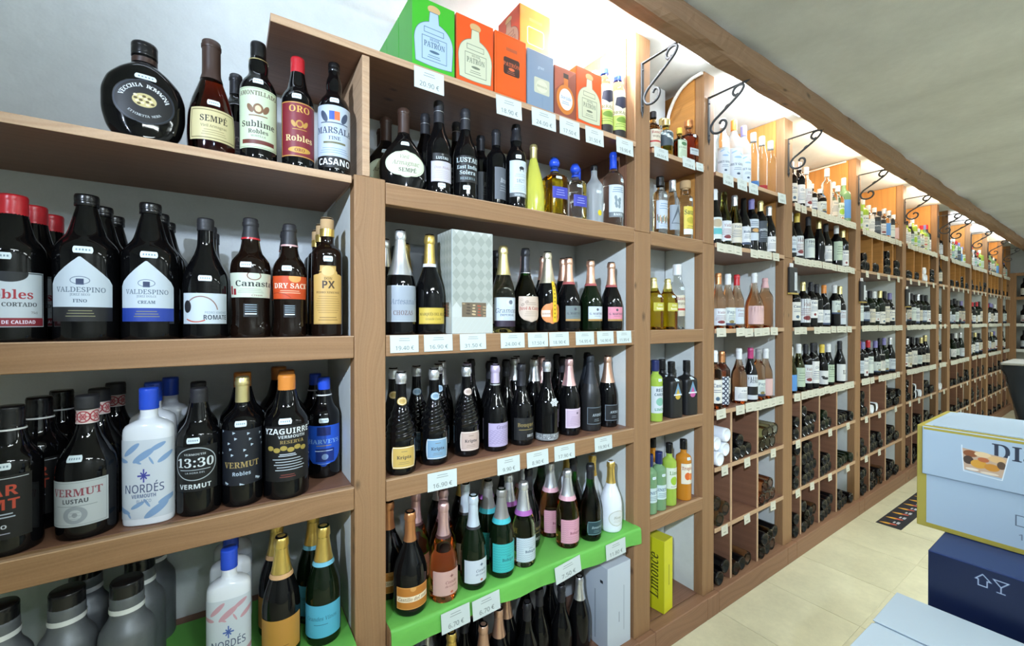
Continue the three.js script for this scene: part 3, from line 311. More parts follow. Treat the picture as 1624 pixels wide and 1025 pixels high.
// ---------------------------------------------------------------- boxes with planar uv in metres, grain along the longest side
const boxCache = {};
function wbox(w, h, d, r = .003, du = 0) {
  const key = [w, h, d, r, du].map((v) => v.toFixed(4)).join(); if (boxCache[key]) return boxCache[key];
  let g = r > 0 ? new RoundedBoxGeometry(w, h, d, 1, Math.min(r, w / 3, h / 3, d / 3)) : new THREE.BoxGeometry(w, h, d); if (g.index) g = g.toNonIndexed();
  const p = g.attributes.position, uv = []; const S = [w, h, d], long = S.indexOf(Math.max(...S));
  const a = new THREE.Vector3(), b = new THREE.Vector3(), c = new THREE.Vector3();
  for (let i = 0; i < p.count; i += 3) {
    a.fromBufferAttribute(p, i); b.fromBufferAttribute(p, i + 1).sub(a); c.fromBufferAttribute(p, i + 2).sub(a); const n = b.cross(c); const N = [Math.abs(n.x), Math.abs(n.y), Math.abs(n.z)], k = N.indexOf(Math.max(...N));
    const ax = [0, 1, 2].filter((q) => q !== k); const u = ax.includes(long) ? long : ax[0], v = ax.find((q) => q !== u);
    for (let j = 0; j < 3; j++) { const q = [p.getX(i + j), p.getY(i + j), p.getZ(i + j)]; uv.push(q[u] + S[u] / 2 + du, q[v] + S[v] / 2 + k * .11 + du * .37); }
  }
  g.setAttribute('uv', new THREE.Float32BufferAttribute(uv, 2)); return boxCache[key] = g;
}
// a box from corner to corner
function slab(name, mat, parent, x0, x1, y0, y1, z0, z1, r = .003, du = 0) { const m = mesh(name, wbox(x1 - x0, y1 - y0, z1 - z0, r, du), mat, parent); m.position.set((x0 + x1) / 2, (y0 + y1) / 2, (z0 + z1) / 2); return m; }

// ---------------------------------------------------------------- the room
const LY = { 0: .11, 1: .606, 2: 1.0305, 3: 1.457, 4: 1.903, 5: 2.275 };      // shelf tops
const WALL = -.38, XEND = 10.92, XBACK = -3.2, ZR = 3.15;
function plane(name, mat, w, h, t, at) { const m = struct(name, wbox(...(at.s), 0), mat); m.position.set(...at.p); return m; }
function shell(name, mat, x0, x1, y0, y1, z0, z1) { const m = slab(name, mat, scene, x0, x1, y0, y1, z0, z1, 0); m.userData.kind = 'structure'; return m; }
shell('wall_left', M.plaster, XBACK, XEND + .6, -.1, CEIL, WALL - .15, WALL);
shell('wall_right', M.plaster, XBACK, XEND + .6, -.1, CEIL, ZR, ZR + .15);
shell('wall_back', M.plaster, XBACK - .15, XBACK, -.1, CEIL, WALL - .15, ZR + .15);
shell('wall_end', M.plaster, XEND + .45, XEND + .6, -.1, CEIL, WALL, ZR);
shell('wall_pillar', M.plaster, 1.594, 1.985, 0, CEIL, WALL, -.225);
{                                                          // the ceiling is hand plastered: a gently uneven sheet with thickness above
  const W = XEND + .6 - XBACK, D = ZR - WALL;
  const wav = (x, z) => .007 * Math.sin(x * 2.1 + z * .8) + .006 * Math.sin(x * 3.7 - z * 1.9 + 1) + .004 * Math.sin(z * 4.1 + x);
  const lower = grid(36, 120, (u, v) => { const x = XBACK + v * W, z = WALL + u * D; return [x, CEIL + (z > .28 ? wav(x, z) * sm(.28, .6, z) + .005 * sm(.28, .6, z) : 0), z]; }, (u, v) => [v * W, u * D]);
  const upper = new THREE.BoxGeometry(W, .12, D); upper.translate(XBACK + W / 2, CEIL + .1, WALL + D / 2);
  const li = lower.toNonIndexed(), ui = upper.toNonIndexed(); li.deleteAttribute('normal'); ui.deleteAttribute('normal');
  const g = mergeGeometries([li, ui]); g.computeVertexNormals(); struct('ceiling', g, M.ceiling);
}
{
  const fl = shell('floor', M.grout, XBACK, XEND + .6, -.12, -.003, WALL, ZR); const S = .467, geo = wbox(S - .003, .012, S - .003, .0012), n = fl.position;
  for (let i = -3; i < 22; i++) for (let j = 0; j < 7; j++) { const t = mesh('tile', geo, (i * 7 + j * 5) % 3 ? M.tile : M.tileB, fl); t.position.set(.2325 + i * S + S / 2 - n.x, -.006 + ((i * 13 + j * 7) % 5) * .0002 - n.y, .002 + j * S + S / 2 - n.z); t.rotation.y = ((i + j * 3) % 4) * Math.PI / 2; }
}
// hewn log beam hung in front of the shelf tops on iron brackets
{
  const x0 = -.2, x1 = XEND + .3, n = 240, sec = [[.165, 2.632], [.178, 2.618], [.235, 2.616], [.252, 2.634], [.256, 2.70], [.244, 2.722], [.182, 2.724], [.167, 2.708]];
  const wob = (x, k) => .006 * Math.sin(x * 2.3 + k * 1.7) + .0045 * Math.sin(x * 5.1 + k * 2.9) + .003 * Math.sin(x * 11.3 + k * 4.1) + .0025 * Math.sin(x * 23 + k * 3.3);
  const g = grid(n, sec.length, (u, v) => { const k = Math.round(v * sec.length) % sec.length, x = x0 + (x1 - x0) * u; return [x, sec[k][1] + wob(x, k) * .9 + .008 * Math.sin(x * .9), sec[k][0] + wob(x + 3, k + 5) * .9]; }, (u, v) => [u * (x1 - x0), v * .4]);
  const ni = g.toNonIndexed(); ni.computeVertexNormals();
  tag(mesh('wooden_beam', ni, M.log, scene), 'long rough hewn wooden beam running below ceiling in front of shelves', 'beam'); scene.children.at(-1).name = 'wooden_beam';
}

// ---------------------------------------------------------------- lamps
const glowGeo = {};
for (const [i, [x0, x1, L, tint]] of TUBES.entries()) {
  const t = thing('tube_lamp', `slim tube lamp in a partly added row behind the beam, ${ORD[i]} along the shelf tops`, 'lamp', 'tube lamps behind the beam'), len = x1 - x0, xm = (x0 + x1) / 2;
  slab('housing', M.lampFrame, t, x0, x1, 2.728, 2.755, .085, .125, .002);
  const tube = mesh('tube_light', new THREE.CylinderGeometry(.012, .012, len - .04, 12), M.glow, t); tube.rotation.z = Math.PI / 2; tube.position.set(xm, 2.714, .104);
  const a = new THREE.RectAreaLight(tint, L, len - .04, .03); a.position.set(xm, 2.712, .088); a.lookAt(xm, 2.712 - .35, .088 - 1); a.name = 'tube_area'; scene.add(a);
}
for (const [i, [x, z, len, w, L, tint]] of CEILING_LAMPS.entries()) {
  const t = thing('ceiling_lamp', `flat rectangular ceiling lamp over the aisle, ${ORD[i]} from the viewer`, 'lamp', 'ceiling lamps over the aisle');
  slab('frame', M.lampFrame, t, x - len / 2 - .02, x + len / 2 + .02, 2.715, 2.79, z - w / 2 - .02, z + w / 2 + .02, .004);
  slab('diffuser_light', M.glow, t, x - len / 2, x + len / 2, 2.708, 2.716, z - w / 2, z + w / 2, 0);
  const a = new THREE.RectAreaLight(tint, L, len, w); a.position.set(x, 2.703, z); a.lookAt(x, 0, z); a.name = 'ceiling_area'; scene.add(a);
}

// added downlights: a white rim in the ceiling with a glowing disc
{
  const rim = new THREE.TorusGeometry(.05, .008, 8, 24), disc = new THREE.CylinderGeometry(.044, .044, .006, 20); rim.rotateX(Math.PI / 2);
  ADDED_DOWNLIGHTS.forEach(([x, z, I], i) => {
    const t = thing('added_downlight_lamp', `small added downlight in the ceiling above the aisle, ${ORD[i]} from the viewer`, 'lamp', 'added downlights over the aisle'); t.position.set(x, 2.742, z);
    mesh('rim', rim, M.lampFrame, t); mesh('disc_light', disc, M.glow, t).position.y = .002;
    const s = new THREE.SpotLight(WHITE, I, 0, .62, .8, 2); s.position.set(x, 2.725, z); s.target.position.set(x, 0, z); s.shadow.radius = 2; s.castShadow = true; scene.add(s, s.target);
  });
}
// a bare bulb behind the beam, above the end of the box row
{
  const t = thing('bulb_lamp', 'bright bare bulb behind the beam above the box row', 'lamp'); t.position.set(1.2, 2.70, -.045);
  const holder = mesh('lamp_holder', new THREE.CylinderGeometry(.018, .018, .022, 14), M.lampFrame, t); holder.position.y = .046;
  mesh('bulb_light', new THREE.SphereGeometry(.03, 16, 12), M.glow, t).position.y = .004;
  const s = new THREE.PointLight(TUBE, BULB, 0, 2); s.position.set(1.2, 2.704, -.045); s.shadow.radius = 1.5; s.castShadow = true; scene.add(s);
}
// spot heads on a ceiling track
{
  const rail = thing('lamp_track', 'white ceiling track carrying the spot lamps above the aisle', 'track'); slab('rail', M.lampFrame, rail, -1.4, 9, 2.70, 2.735, 2.64, 2.68, .003);
  const head = new THREE.CylinderGeometry(.045, .035, .12, 20, 1, true), lens = new THREE.CircleGeometry(.04, 20), cap = new THREE.CircleGeometry(.035, 16), arm = new THREE.CylinderGeometry(.008, .008, .12, 8);
  head.rotateX(Math.PI / 2); cap.rotateY(Math.PI); cap.translate(0, 0, -.06); lens.translate(0, 0, .055);
  const shellM = std({ color: lin(.75, .75, .75), roughness: .4, side: THREE.DoubleSide });
  SPOTS.forEach(([x, z, ax, ay, I, tint, cone = .6], i) => {
    const t = thing('spot_lamp', `white track spot lamp aimed at the shelves, ${ORD[i]} along the track`, 'lamp', 'track spot lamps'); t.position.set(x, 2.55, z);
    const h = mesh('lamp_head', head, shellM, t); h.lookAt(ax, ay, 0); mesh('back_cap', cap, shellM, h); mesh('lens_light', lens, M.glow, h);
    mesh('stem', arm, shellM, t).position.set(0, .1, .04);
    const s = new THREE.SpotLight(tint, I, 0, cone, 1, 2), d = new THREE.Vector3(ax - x, ay - 2.55, -z).normalize(); s.position.set(x, 2.55, z).addScaledVector(d, .075); s.target.position.set(ax, ay, 0); s.shadow.radius = 2; s.castShadow = true; scene.add(s, s.target);
  });
}

// ---------------------------------------------------------------- shelf bays
// a paper tag on a shelf edge
const tagGeos = {};
function tagGeo(a, w, h) { const k = a + w + h; if (tagGeos[k]) return tagGeos[k]; const g = new THREE.BoxGeometry(w, h, .0012), uv = cells[a], p = g.attributes.uv; for (let i = 0; i < p.count; i++) p.setXY(i, uv[0] + (uv[2] - uv[0]) * p.getX(i), uv[1] + (uv[3] - uv[1]) * p.getY(i)); return tagGeos[k] = g; }
function priceTag(parent, a, x, y, w = .09, h = .055, tilt = 0, z = .0025) { const m = mesh('price_tag', tagGeo(a, w, h), tagPaper, parent); m.position.set(x - parent.position.x, y - parent.position.y, z - parent.position.z); m.rotation.z = tilt; m.rotation.x = -.05; return m; }
function tagRow(parent, x0, x1, y, seed0, gap = .12, w = .062, h = .045, z) { seed = seed0; let x = x0 + w / 2; while (x < x1 - w / 2) { if (rnd() > gap) priceTag(parent, 's' + Math.floor(rnd() * 4), x, y + rr(-.003, .003), w, h, rr(-.05, .05), z); x += w + (rnd() < .3 ? .012 : .002); } }

const BAYN = ['', 'leftmost', 'second', 'narrow third', 'fourth', 'fifth', 'sixth', 'seventh', 'narrow eighth', 'ninth', 'tenth', 'eleventh', 'last'];
const BX = [null, [-.79, .293], [.382, 1.468], [1.578, 1.985], [2.087, 2.845], [2.966, 4.02], [4.13, 5.17], [5.28, 6.33], [6.43, 6.80], [6.92, 7.92], [8.03, 8.99], [9.10, 10.15], [10.26, 10.9]];
const TOPY = [0, 0, 2.275, 2.275, 2.27, 2.245, 2.225, 2.225, 2.22, 2.22, 2.22, 2.22, 2.22];
const BIN = [.736, .42];
const DIV = { 4: [2.25, 2.532], 5: [3.087, 3.371, 3.668], 6: [4.334, 4.72], 7: [5.476, 5.851], 8: [], 9: [7.25, 7.58], 10: [8.35, 8.67], 11: [9.45, 9.8], 12: [10.58] };
const bays = [null];
for (let b = 1; b <= 12; b++) {
  const [x0, x1] = BX[b], next = BX[b + 1]?.[0] ?? 10.92, back = b === 3 ? -.222 : WALL + .002;
  const t = thing('shelf_bay', `${b === 1 ? 'leftmost' : BAYN[b]} bay of the wooden wall shelving${b === 1 ? ', with open thin top shelf' : b === 2 ? ' with boxes along its top' : ''}`, 'shelving', 'wooden wall shelving bays'); bays.push(t);
  const low = b === 1 ? 1.912 : 1.893, pm = b % 2 ? M.post : M.postB;
  if (b === 1) { slab('post', M.post, t, x0 - .09, x0, 0, 1.912, -.05, 0, .004, 3.3); }
  slab('post', pm, t, x1, next, 0, low, -.05, 0, .004, b * .43);
  if (b >= 2) slab('post', b % 2 ? M.postB : M.post, t, x1 + .004, next - .006, low, CEIL, -.05, 0, .004, b * .71);
  // side panels behind the posts: white below, bare wood above
  const wt = 1.886, pine = b === 2 ? M.board : M.pine;
  slab('side_panel', M.whitePanel, t, x1, x1 + .016, .1, wt, back, -.05, 0, b);
  if (b > 1) slab('side_panel', M.whitePanel, t, x0 - .016, x0, .1, wt, back, -.05, 0, b + .3); else slab('side_panel', M.whitePanel, t, x0 - .016, x0, .1, wt, back, -.05, 0, 9);
  if (b === 1) slab('divider', M.edge, t, .316, .337, 1.912, 2.254, -.36, 0, .002, 1.2);
  else if (b === 3) {                                      // panel with a round cut corner under the ceiling cove
    const s = new THREE.Shape(); s.moveTo(-.222, wt); s.lineTo(-.05, wt); s.lineTo(-.05, CEIL - .02); s.quadraticCurveTo(-.19, CEIL - .03, -.222, CEIL - .26); s.closePath();
    const g = new THREE.ExtrudeGeometry(s, { depth: .016, bevelEnabled: false }); g.rotateY(-Math.PI / 2); g.translate(x1 + .016, 0, 0); mesh('side_panel', g, M.pine, t);
  } else slab('side_panel', pine, t, x1, x1 + .016, wt, CEIL - .004, back, -.05, 0, b);
  if (b > 2) slab('side_panel', M.pine, t, x0 - .016, x0, wt, CEIL - .004, b === 4 ? WALL : back, -.05, 0, b + .3);
  // plinth
  slab('plinth', M.plinth, t, x0, x1, 0, LY[0], -.03, .03, .005, b * .9);
  slab('plinth', M.plinth, t, x1, next, 0, LY[0] - .002, 0.001, .03, .005, b * .2);
  // shelves
  const levels = b === 1 ? [[4, 0], [3, 1], [2, 1], [1, 1], [0, 2]] : b === 2 ? [[5, 0], [4, 1], [3, 1], [2, 1], [1, 1], [0, 2]] : b === 3 ? [[5, 0], [4, 1], [3, 1], [2, 1], [1, 1], [0, 2]] : [[5, 0], [4, 0], [3, 0], [2, 0], ['b0', 0], ['b1', 0], [0, 2]];
  const sh = bays[b].shelfOf = {};
  for (const [l, kind] of levels) {
    const y = l === 5 ? TOPY[b] : l === 'b0' ? BIN[0] : l === 'b1' ? BIN[1] : LY[l];
    let xa = x0 + .0005, xb = x1 - .0005; if (b === 2 && l === 5) { xa = .09; xb = x1 + .0; } if (b === 1 && l === 4) xb = .285;
    const th = l === 5 || (b === 1 && l === 4) ? .02 : b >= 4 ? .022 : .024;
    const front = kind === 1 ? -.03 : l === 5 || (b === 1 && l === 4) ? .004 : kind === 2 ? -.031 : .001;
    const s = slab('shelf', M.board, t, xa, xb, y - th, y, back + .001, front, .001, b * .31 + y); sh[l] = s;
    if (kind === 1) { const f = slab('front_beam', b % 2 ? M.beam : M.postB, s, xa, xb, y - .062, y, -.03, b === 2 && l === 1 ? .03 : 0, .003, b * 1.7 + y * 3); f.position.sub(s.position); if (l !== 1 || b > 2) { const e = slab('edge_strip', M.edge, s, xa, xb, y - .002, y + .0004, -.012, .0006, 0, 1); e.position.sub(s.position); } }
    else if (kind === 0) { const f = slab('edge_strip', M.edge, s, xa, xb, y - th - .0004, y + .0004, front, front + .003, .001, b + y); f.position.sub(s.position); }
  }
  // bins for lying bottles
  if (DIV[b]) {
    slab('back_panel', M.board, t, x0, x1, LY[0], LY[2] - .022, WALL + .003, WALL + .012, 0, b);
    for (const x of DIV[b]) for (const [ya, yb] of [[BIN[0], LY[2] - .022], [BIN[1], BIN[0] - .022], [LY[0], BIN[1] - .022]]) { const d = slab('bin_divider', M.board, t, x - .008, x + .008, ya + .0005, yb - .0005, WALL + .013, -.002, .001, x); const e = slab('edge_strip', M.edge, d, x - .008, x + .008, ya + .001, yb - .001, -.002, .001, 0, x); e.position.sub(d.position); }
    if (b >= 6) { const n = b === 8 ? 0 : b === 12 ? 2 : 4; for (let k = 1; k < n; k++) { const x = x0 + (x1 - x0) * k / n, d = slab('bin_divider', M.pine, t, x - .008, x + .008, LY[4] + .0005, TOPY[b] - .021, WALL + .003, -.003, .001, x); } }
  }
}

// ---------------------------------------------------------------- iron brackets that carry the beam
{
  const V = (y, z) => new THREE.Vector3(0, y, z);
  const curl = []; for (let i = 0; i <= 14; i++) { const a = 2.2 + i * .42, q = .006 + .0019 * i; curl.push(V(-.165 + q * Math.sin(-a) * 1, .05 + q * Math.cos(a))); }
  const scroll = [V(-.160, .062), V(-.150, .052), V(-.158, .040), V(-.176, .042), V(-.186, .062), V(-.178, .030), V(-.186, .05)];
  const S = [V(-.152, .058), V(-.140, .066), V(-.142, .082), V(-.160, .092), V(-.184, .082), V(-.194, .054), V(-.184, .024), V(-.156, .012), V(-.130, .026), V(-.108, .058), V(-.086, .094), V(-.062, .132), V(-.036, .166), V(-.014, .176), V(-.004, .158), V(-.010, .134), V(-.030, .124), V(-.046, .136), V(-.042, .150)];
  const tube = new THREE.TubeGeometry(new THREE.CatmullRomCurve3(S), 90, .006, 8);
  const posts = [[1.523], [2.036], [2.905], [4.075], [5.225], [6.38], [6.86], [7.975], [9.045], [10.205]];
  const armG = wbox(.012, .006, .185, .001), plateG = wbox(.016, .215, .005, .001), tip = new THREE.ConeGeometry(.008, .035, 6), leaf = new THREE.SphereGeometry(.011, 8, 6); leaf.scale(.5, .7, 1.5); leaf.rotateX(-.72);
  const tail = new THREE.ConeGeometry(.008, .03, 4);
  const nut = new THREE.SphereGeometry(.004, 6, 4);
  const sp = ['at the boxes end of the row', 'above the narrow bay', 'between clear spirits and the fifth bay'];
  posts.forEach(([x], i) => {
    const t = thing('scroll_bracket', `black wrought iron scroll bracket, ${ORD[i]} along the beam`, 'bracket', 'iron brackets under the beam'); t.position.set(x - .012, 2.628, .003);
    mesh('wall_plate', plateG, M.iron, t).position.set(0, -.105, .0025);
    const e = mesh('plate_tail', tail, M.iron, t); e.rotation.z = Math.PI; e.position.set(0, -.226, .003);
    mesh('arm', armG, M.iron, t).position.set(0, 0, .0925);
    const c = mesh('arm_tip', tip, M.iron, t); c.rotation.x = Math.PI / 2 - .15; c.position.set(0, .001, .2);
    mesh('scroll', tube, M.iron, t); mesh('scroll_leaf', leaf, M.iron, t).position.set(0, -.082, .094);
    for (const y of [-.03, -.19]) mesh('screw', nut, M.iron, t).position.set(0, y, .006);
  });
}
// white cable conduit along the panels under the ceiling
{
  const V = (x, y, z) => new THREE.Vector3(x, y, z), x = 1.972;
  tag(mesh('cable_conduit', new THREE.TubeGeometry(new THREE.CatmullRomCurve3([V(x, 2.34, -.212), V(x, 2.50, -.212), V(x, 2.62, -.188), V(x, 2.70, -.135), V(x, 2.735, -.07), V(x, 2.742, .0)]), 40, .009, 8), M.conduit, scene), 'white cable conduit curving up the side of the narrow third bay', 'conduit');
  tag(mesh('cable_conduit_001', new THREE.TubeGeometry(new THREE.CatmullRomCurve3([V(4.01, 2.735, -.37), V(4.01, 2.742, -.2), V(4.01, 2.744, -.06)]), 12, .007, 8), M.conduit, scene), 'thin white conduit under the ceiling of the fifth bay', 'conduit');
}

// ---------------------------------------------------------------- price tags
{
  const s2 = bays[2].shelfOf;
  [['t0', .463, .566], ['t6', .753, .864], ['t4', .903, 1.02], ['t5', 1.033, 1.139], ['t3', 1.166, 1.271], ['t14', 1.341, 1.451]].forEach(([a, x0, x1], i) => priceTag(s2[5], a, (x0 + x1) / 2, 2.275 - .038, x1 - x0 - .006, .066, [-.01, .02, 0, -.02, .01, 0][i], .0085));
  [['t1', .392, .483], ['t2', .497, .597], ['t3', .62, .721], ['t4', .776, .88], ['t5', .892, .987], ['t6', .99, 1.09], ['t7', 1.122, 1.224], ['t8', 1.238, 1.337], ['t9', 1.353, 1.447]].forEach(([a, x0, x1], i) => priceTag(s2[3], a, (x0 + x1) / 2, 1.457 - .026, x1 - x0 - .004, .052, i % 3 * .006, .002));
  [['t10', .507, .613], ['t11', .761, .861], ['t12', .886, .99], ['t13', 1.014, 1.122], ['t14', 1.224, 1.33]].forEach(([a, x0, x1], i) => priceTag(s2[2], a, (x0 + x1) / 2, 1.0305 - .034, x1 - x0 - .006, .056, .01 * (i % 3 - 1), .002));
  const s3 = bays[3].shelfOf; [[1.64], [1.85]].forEach(([x], i) => priceTag(s3[5], 't' + (4 + i), x, 2.262, .1, .05, .0, .0085)); priceTag(s3[5], 't2', 1.94, 2.262, .06, .04, .02, .0085);
  for (let b = 4; b <= 12; b++) {
    const s = bays[b].shelfOf, [x0, x1] = BX[b];
    if (b === 4) [[2.2], [2.34], [2.46], [2.8]].forEach(([x], i) => priceTag(s[5], 't' + (8 + i), x, 2.27 - .025, .1, .06, .02 * i - .03, .0085)); else tagRow(s[5], x0 + .01, x1 - .01, TOPY[b] - .022, b * 3 + 1, .06, .075, .05, .0085);
    if (b < 6) tagRow(s[4], x0 + .01, x1 - .01, LY[4] - .02, b * 3 + 2, .06, .08, .046, .0065); else { const n = b === 8 ? 1 : 4; for (let k = 0; k < n; k++) priceTag(s[4], 's' + (k % 4), x0 + (x1 - x0) * (k + .45) / n, LY[4] - .03, .06, .05, .03 * (k % 3 - 1), .0065); }
    tagRow(s[3], x0 + .01, x1 - .01, LY[3] - .02, b * 5 + 2, .08, .088, .046, .0065);
    tagRow(s[2], x0 + .01, x1 - .01, LY[2] - .018, b * 7 + 2, .08, .088, .05, .0065);
    const cols = [x0, ...(DIV[b] ?? []), x1];
    for (let k = 0; k < cols.length - 1; k++) for (const [l, y] of [['b0', BIN[0]], ['b1', BIN[1]]]) if ((k * 5 + b * 3 + (l === 'b0' ? 1 : 0)) % 7 !== 0) priceTag(s[l], 's' + ((k + b) % 4), cols[k] + (cols[k + 1] - cols[k]) * .55, y - .028, .062, .05, .05 * ((k + b) % 3 - 1), .0065);
  }
}

// ---------------------------------------------------------------- green shelf covers
function cover(x0, x1, y, label, drop, zf, ph) {
  const n = 48, prof = [[-.34, .0], [-.2, .001], [-.05, .001], [zf - .006, .001], [zf + .001, -.001], [zf + .004, -.008], [zf + .005, -.02], [zf + .006, -.035], [zf + .006, -1]];
  const g = grid(prof.length - 1, n, (u, v) => { const i = Math.round(u * (prof.length - 1)), x = x0 + (x1 - x0) * v; let [z, d] = prof[i]; if (d === -1) d = -drop + .006 * Math.sin(x * 11 + ph) + .004 * Math.sin(x * 29 + ph * 2) - .012 * sm(.62, .75, v) * (1 - sm(.8, .95, v)); const wr = i > 3 ? .003 * Math.sin(x * 17 + ph) : 0; return [x, y + .0016 + d + (i < 4 ? .0006 * Math.sin(x * 23) : 0), z + wr]; }, (u, v) => [v * (x1 - x0), u * .4]);
  return tag(mesh(numbered('shelf_cover'), g, M.green, scene), label, 'cover');
}
const cover2 = cover(.385, 1.472, LY[1], 'bright green paper cover draped over the second bay sparkling wine shelf', .06, .031, 0);
[['t15', .534, .638], ['t15', .642, .751], ['t16', .984, 1.115], ['t17', 1.246, 1.366]].forEach(([a, x0, x1], i) => priceTag(cover2, a, (x0 + x1) / 2, LY[1] - .034, x1 - x0 - .006, .062, [.03, .05, .1, .02][i], .0435));
cover(-.78, .29, LY[1], 'bright green paper cover on the lowest visible shelf of leftmost bay', .05, .031, 2);

// ---------------------------------------------------------------- cartons and gift boxes: one printed sheet
const BSH = 1456, [boxCanvas, bc] = canvas(2048, BSH); bc.fillStyle = '#888'; bc.fillRect(0, 0, 2048, BSH);
const bcells = {}; let bx_ = 0, by_ = 0, bh_ = 0;
function print(name, w, h, bg, draw) { if (bx_ + w + 4 > 2048) { bx_ = 0; by_ += bh_ + 4; bh_ = 0; } bc.save(); bc.translate(bx_, by_); bc.beginPath(); bc.rect(0, 0, w, h); bc.clip(); bc.fillStyle = bg; bc.fillRect(0, 0, w, h); if (draw) draw(bc, w, h); bc.restore(); bcells[name] = [(bx_ + 1) / 2048, 1 - (by_ + h - 1) / BSH, (bx_ + w - 1) / 2048, 1 - (by_ + 1) / BSH]; bx_ += w + 4; bh_ = Math.max(bh_, h); }
function flask(g, w, h, body, ink) {                        // the decanter printed on the tequila boxes
  g.fillStyle = '#c9a774'; g.beginPath(); g.ellipse(w * .5, h * .115, w * .15, h * .06, 0, 0, 7); g.fill(); g.fillRect(w * .37, h * .11, w * .26, h * .045);
  g.fillStyle = body; g.strokeStyle = ink; g.lineWidth = 3; g.beginPath(); g.moveTo(w * .4, h * .16); g.lineTo(w * .6, h * .16); g.lineTo(w * .62, h * .31); g.quadraticCurveTo(w * .96, h * .38, w * .96, h * .62); g.lineTo(w * .93, h * .93); g.quadraticCurveTo(w * .5, h * .97, w * .07, h * .93); g.lineTo(w * .04, h * .62); g.quadraticCurveTo(w * .04, h * .38, w * .38, h * .31); g.closePath(); g.fill(); g.stroke();
  g.strokeRect(w * .27, h * .40, w * .46, h * .075); g.strokeRect(w * .22, h * .53, w * .58, h * .34);
  T(g, 'PATRÓN', w * .51, h * .64, w * .15, ink, 'serif', 'bold', w * .5); T(g, 'SILVER', w * .51, h * .565, w * .06, ink, 'serif', 'bold'); oval(g, w * .51, h * .735, w * .12, h * .02, ink); lines(g, w, h * .79, 2, h * .03, .36, ink, 3);
}
print('patronG', 260, 360, '#3fae2a', (g, w, h) => flask(g, w, h, '#a9c2d8', '#4a6478'));
print('patronO', 260, 360, '#e2541a', (g, w, h) => flask(g, w, h, '#c9cdb0', '#6a7462'));
print('patronD', 240, 360, '#e65a14', (g, w, h) => { frame(g, w, h, 9, '#b83f0c', 2); g.fillStyle = '#b0502a'; g.fillRect(w * .34, h * .2, w * .36, h * .055); g.fillStyle = '#3a2420'; g.beginPath(); g.roundRect(w * .26, h * .36, w * .52, h * .28, 14); g.fill(); T(g, 'PATRÓN', w * .52, h * .47, 30, '#d8683c', 'serif', 'bold'); oval(g, w * .52, h * .54, 24, 9, '#d8683c'); lines(g, w, h * .58, 2, 10, .3, '#b86a50', 3); });
print('patronY', 240, 360, '#e8902a', (g, w, h) => { g.fillStyle = '#d9a04a'; g.fillRect(w * .3, h * .2, w * .42, h * .06); g.strokeStyle = '#e9e2d0'; g.lineWidth = 6; g.beginPath(); g.roundRect(w * .24, h * .38, w * .54, h * .34, 16); g.stroke(); frame(g, w, h, 9, '#d87a1e', 2); });
print('flaskSide', 200, 360, '#c9421a', (g, w, h) => { flask(g, w, h, '#b98a70', '#7a3a22'); });
print('blueBox', 220, 340, '#7f93a8', (g, w, h) => { T(g, 'gran', w * .5, h * .27, 24, '#b8c8d6', 'serif', 'italic'); g.fillStyle = '#c4c6ae'; g.beginPath(); g.roundRect(w * .24, h * .46, w * .6, h * .28, 10); g.fill(); oval(g, w * .54, h * .6, 48, 38, '#d2d4ba'); T(g, 'Herencia', w * .54, h * .6, 20, '#7c7c5c', 'serif', 'italic'); g.fillStyle = '#6f8399'; g.fillRect(w * .55, h * .78, 3, h * .2); });
print('julioBox', 200, 320, '#8c4a38', (g, w, h) => { g.fillStyle = '#a85a44'; g.beginPath(); g.moveTo(0, 0); g.lineTo(w, 0); g.lineTo(0, h * .5); g.fill(); g.fillStyle = '#2e2622'; g.fillRect(w * .4, h * .1, w * .24, h * .1); g.fillStyle = '#c9712a'; g.fillRect(w * .42, h * .2, w * .2, h * .18); oval(g, w * .5, h * .64, w * .42, h * .3, '#cc7a30'); oval(g, w * .52, h * .63, w * .31, h * .22, '#dfe6ee'); T(g, 'Don Julio', w * .52, h * .6, 28, '#3a557c', 'serif', 'italic', w * .5); lines(g, w, h * .68, 2, 12, .4, '#7c92ac', 4); });
print('checker', 280, 620, '#c4c8c1', (g, w, h) => { for (let j = 0; j < 13; j++) for (let i = -1; i < 6; i++) { const x = i * 56 + (j % 2 ? 28 : 0), y = 22 + j * 34; g.fillStyle = j % 2 ? '#999f96' : '#a9aea5'; g.beginPath(); g.moveTo(x, y - 34); g.lineTo(x + 28, y); g.lineTo(x, y + 34); g.lineTo(x - 28, y); g.fill(); } g.fillStyle = '#bfc3bc'; g.fillRect(0, 520, w, 100); g.strokeStyle = '#c6d2d2'; for (let i = 0; i < 9; i++) { g.beginPath(); g.moveTo(i * 40 - 40, 620); g.lineTo(i * 40 + 40, 520); g.stroke(); } g.fillStyle = '#6d5f4c'; g.fillRect(64, 432, 168, 88); for (let i = 0; i < 26; i++) { g.fillStyle = ['#a08a6a', '#4d4236', '#c6b08a', '#a8563e'][i % 4]; g.fillRect(68 + (i * 37) % 150, 436 + (i * 23) % 74, 18, 9); } });
print('limon', 130, 420, '#c9c81a', (g, w, h) => { g.save(); g.translate(w * .64, h * .52); g.rotate(-Math.PI / 2); T(g, 'Limoncé', 0, 0, 60, '#4a4c10', 'serif', 'bold italic'); g.restore(); });
print('limonF', 90, 420, '#d6d426', (g, w, h) => { g.fillStyle = '#8a8c22'; g.fillRect(48, 150, 7, 120); });
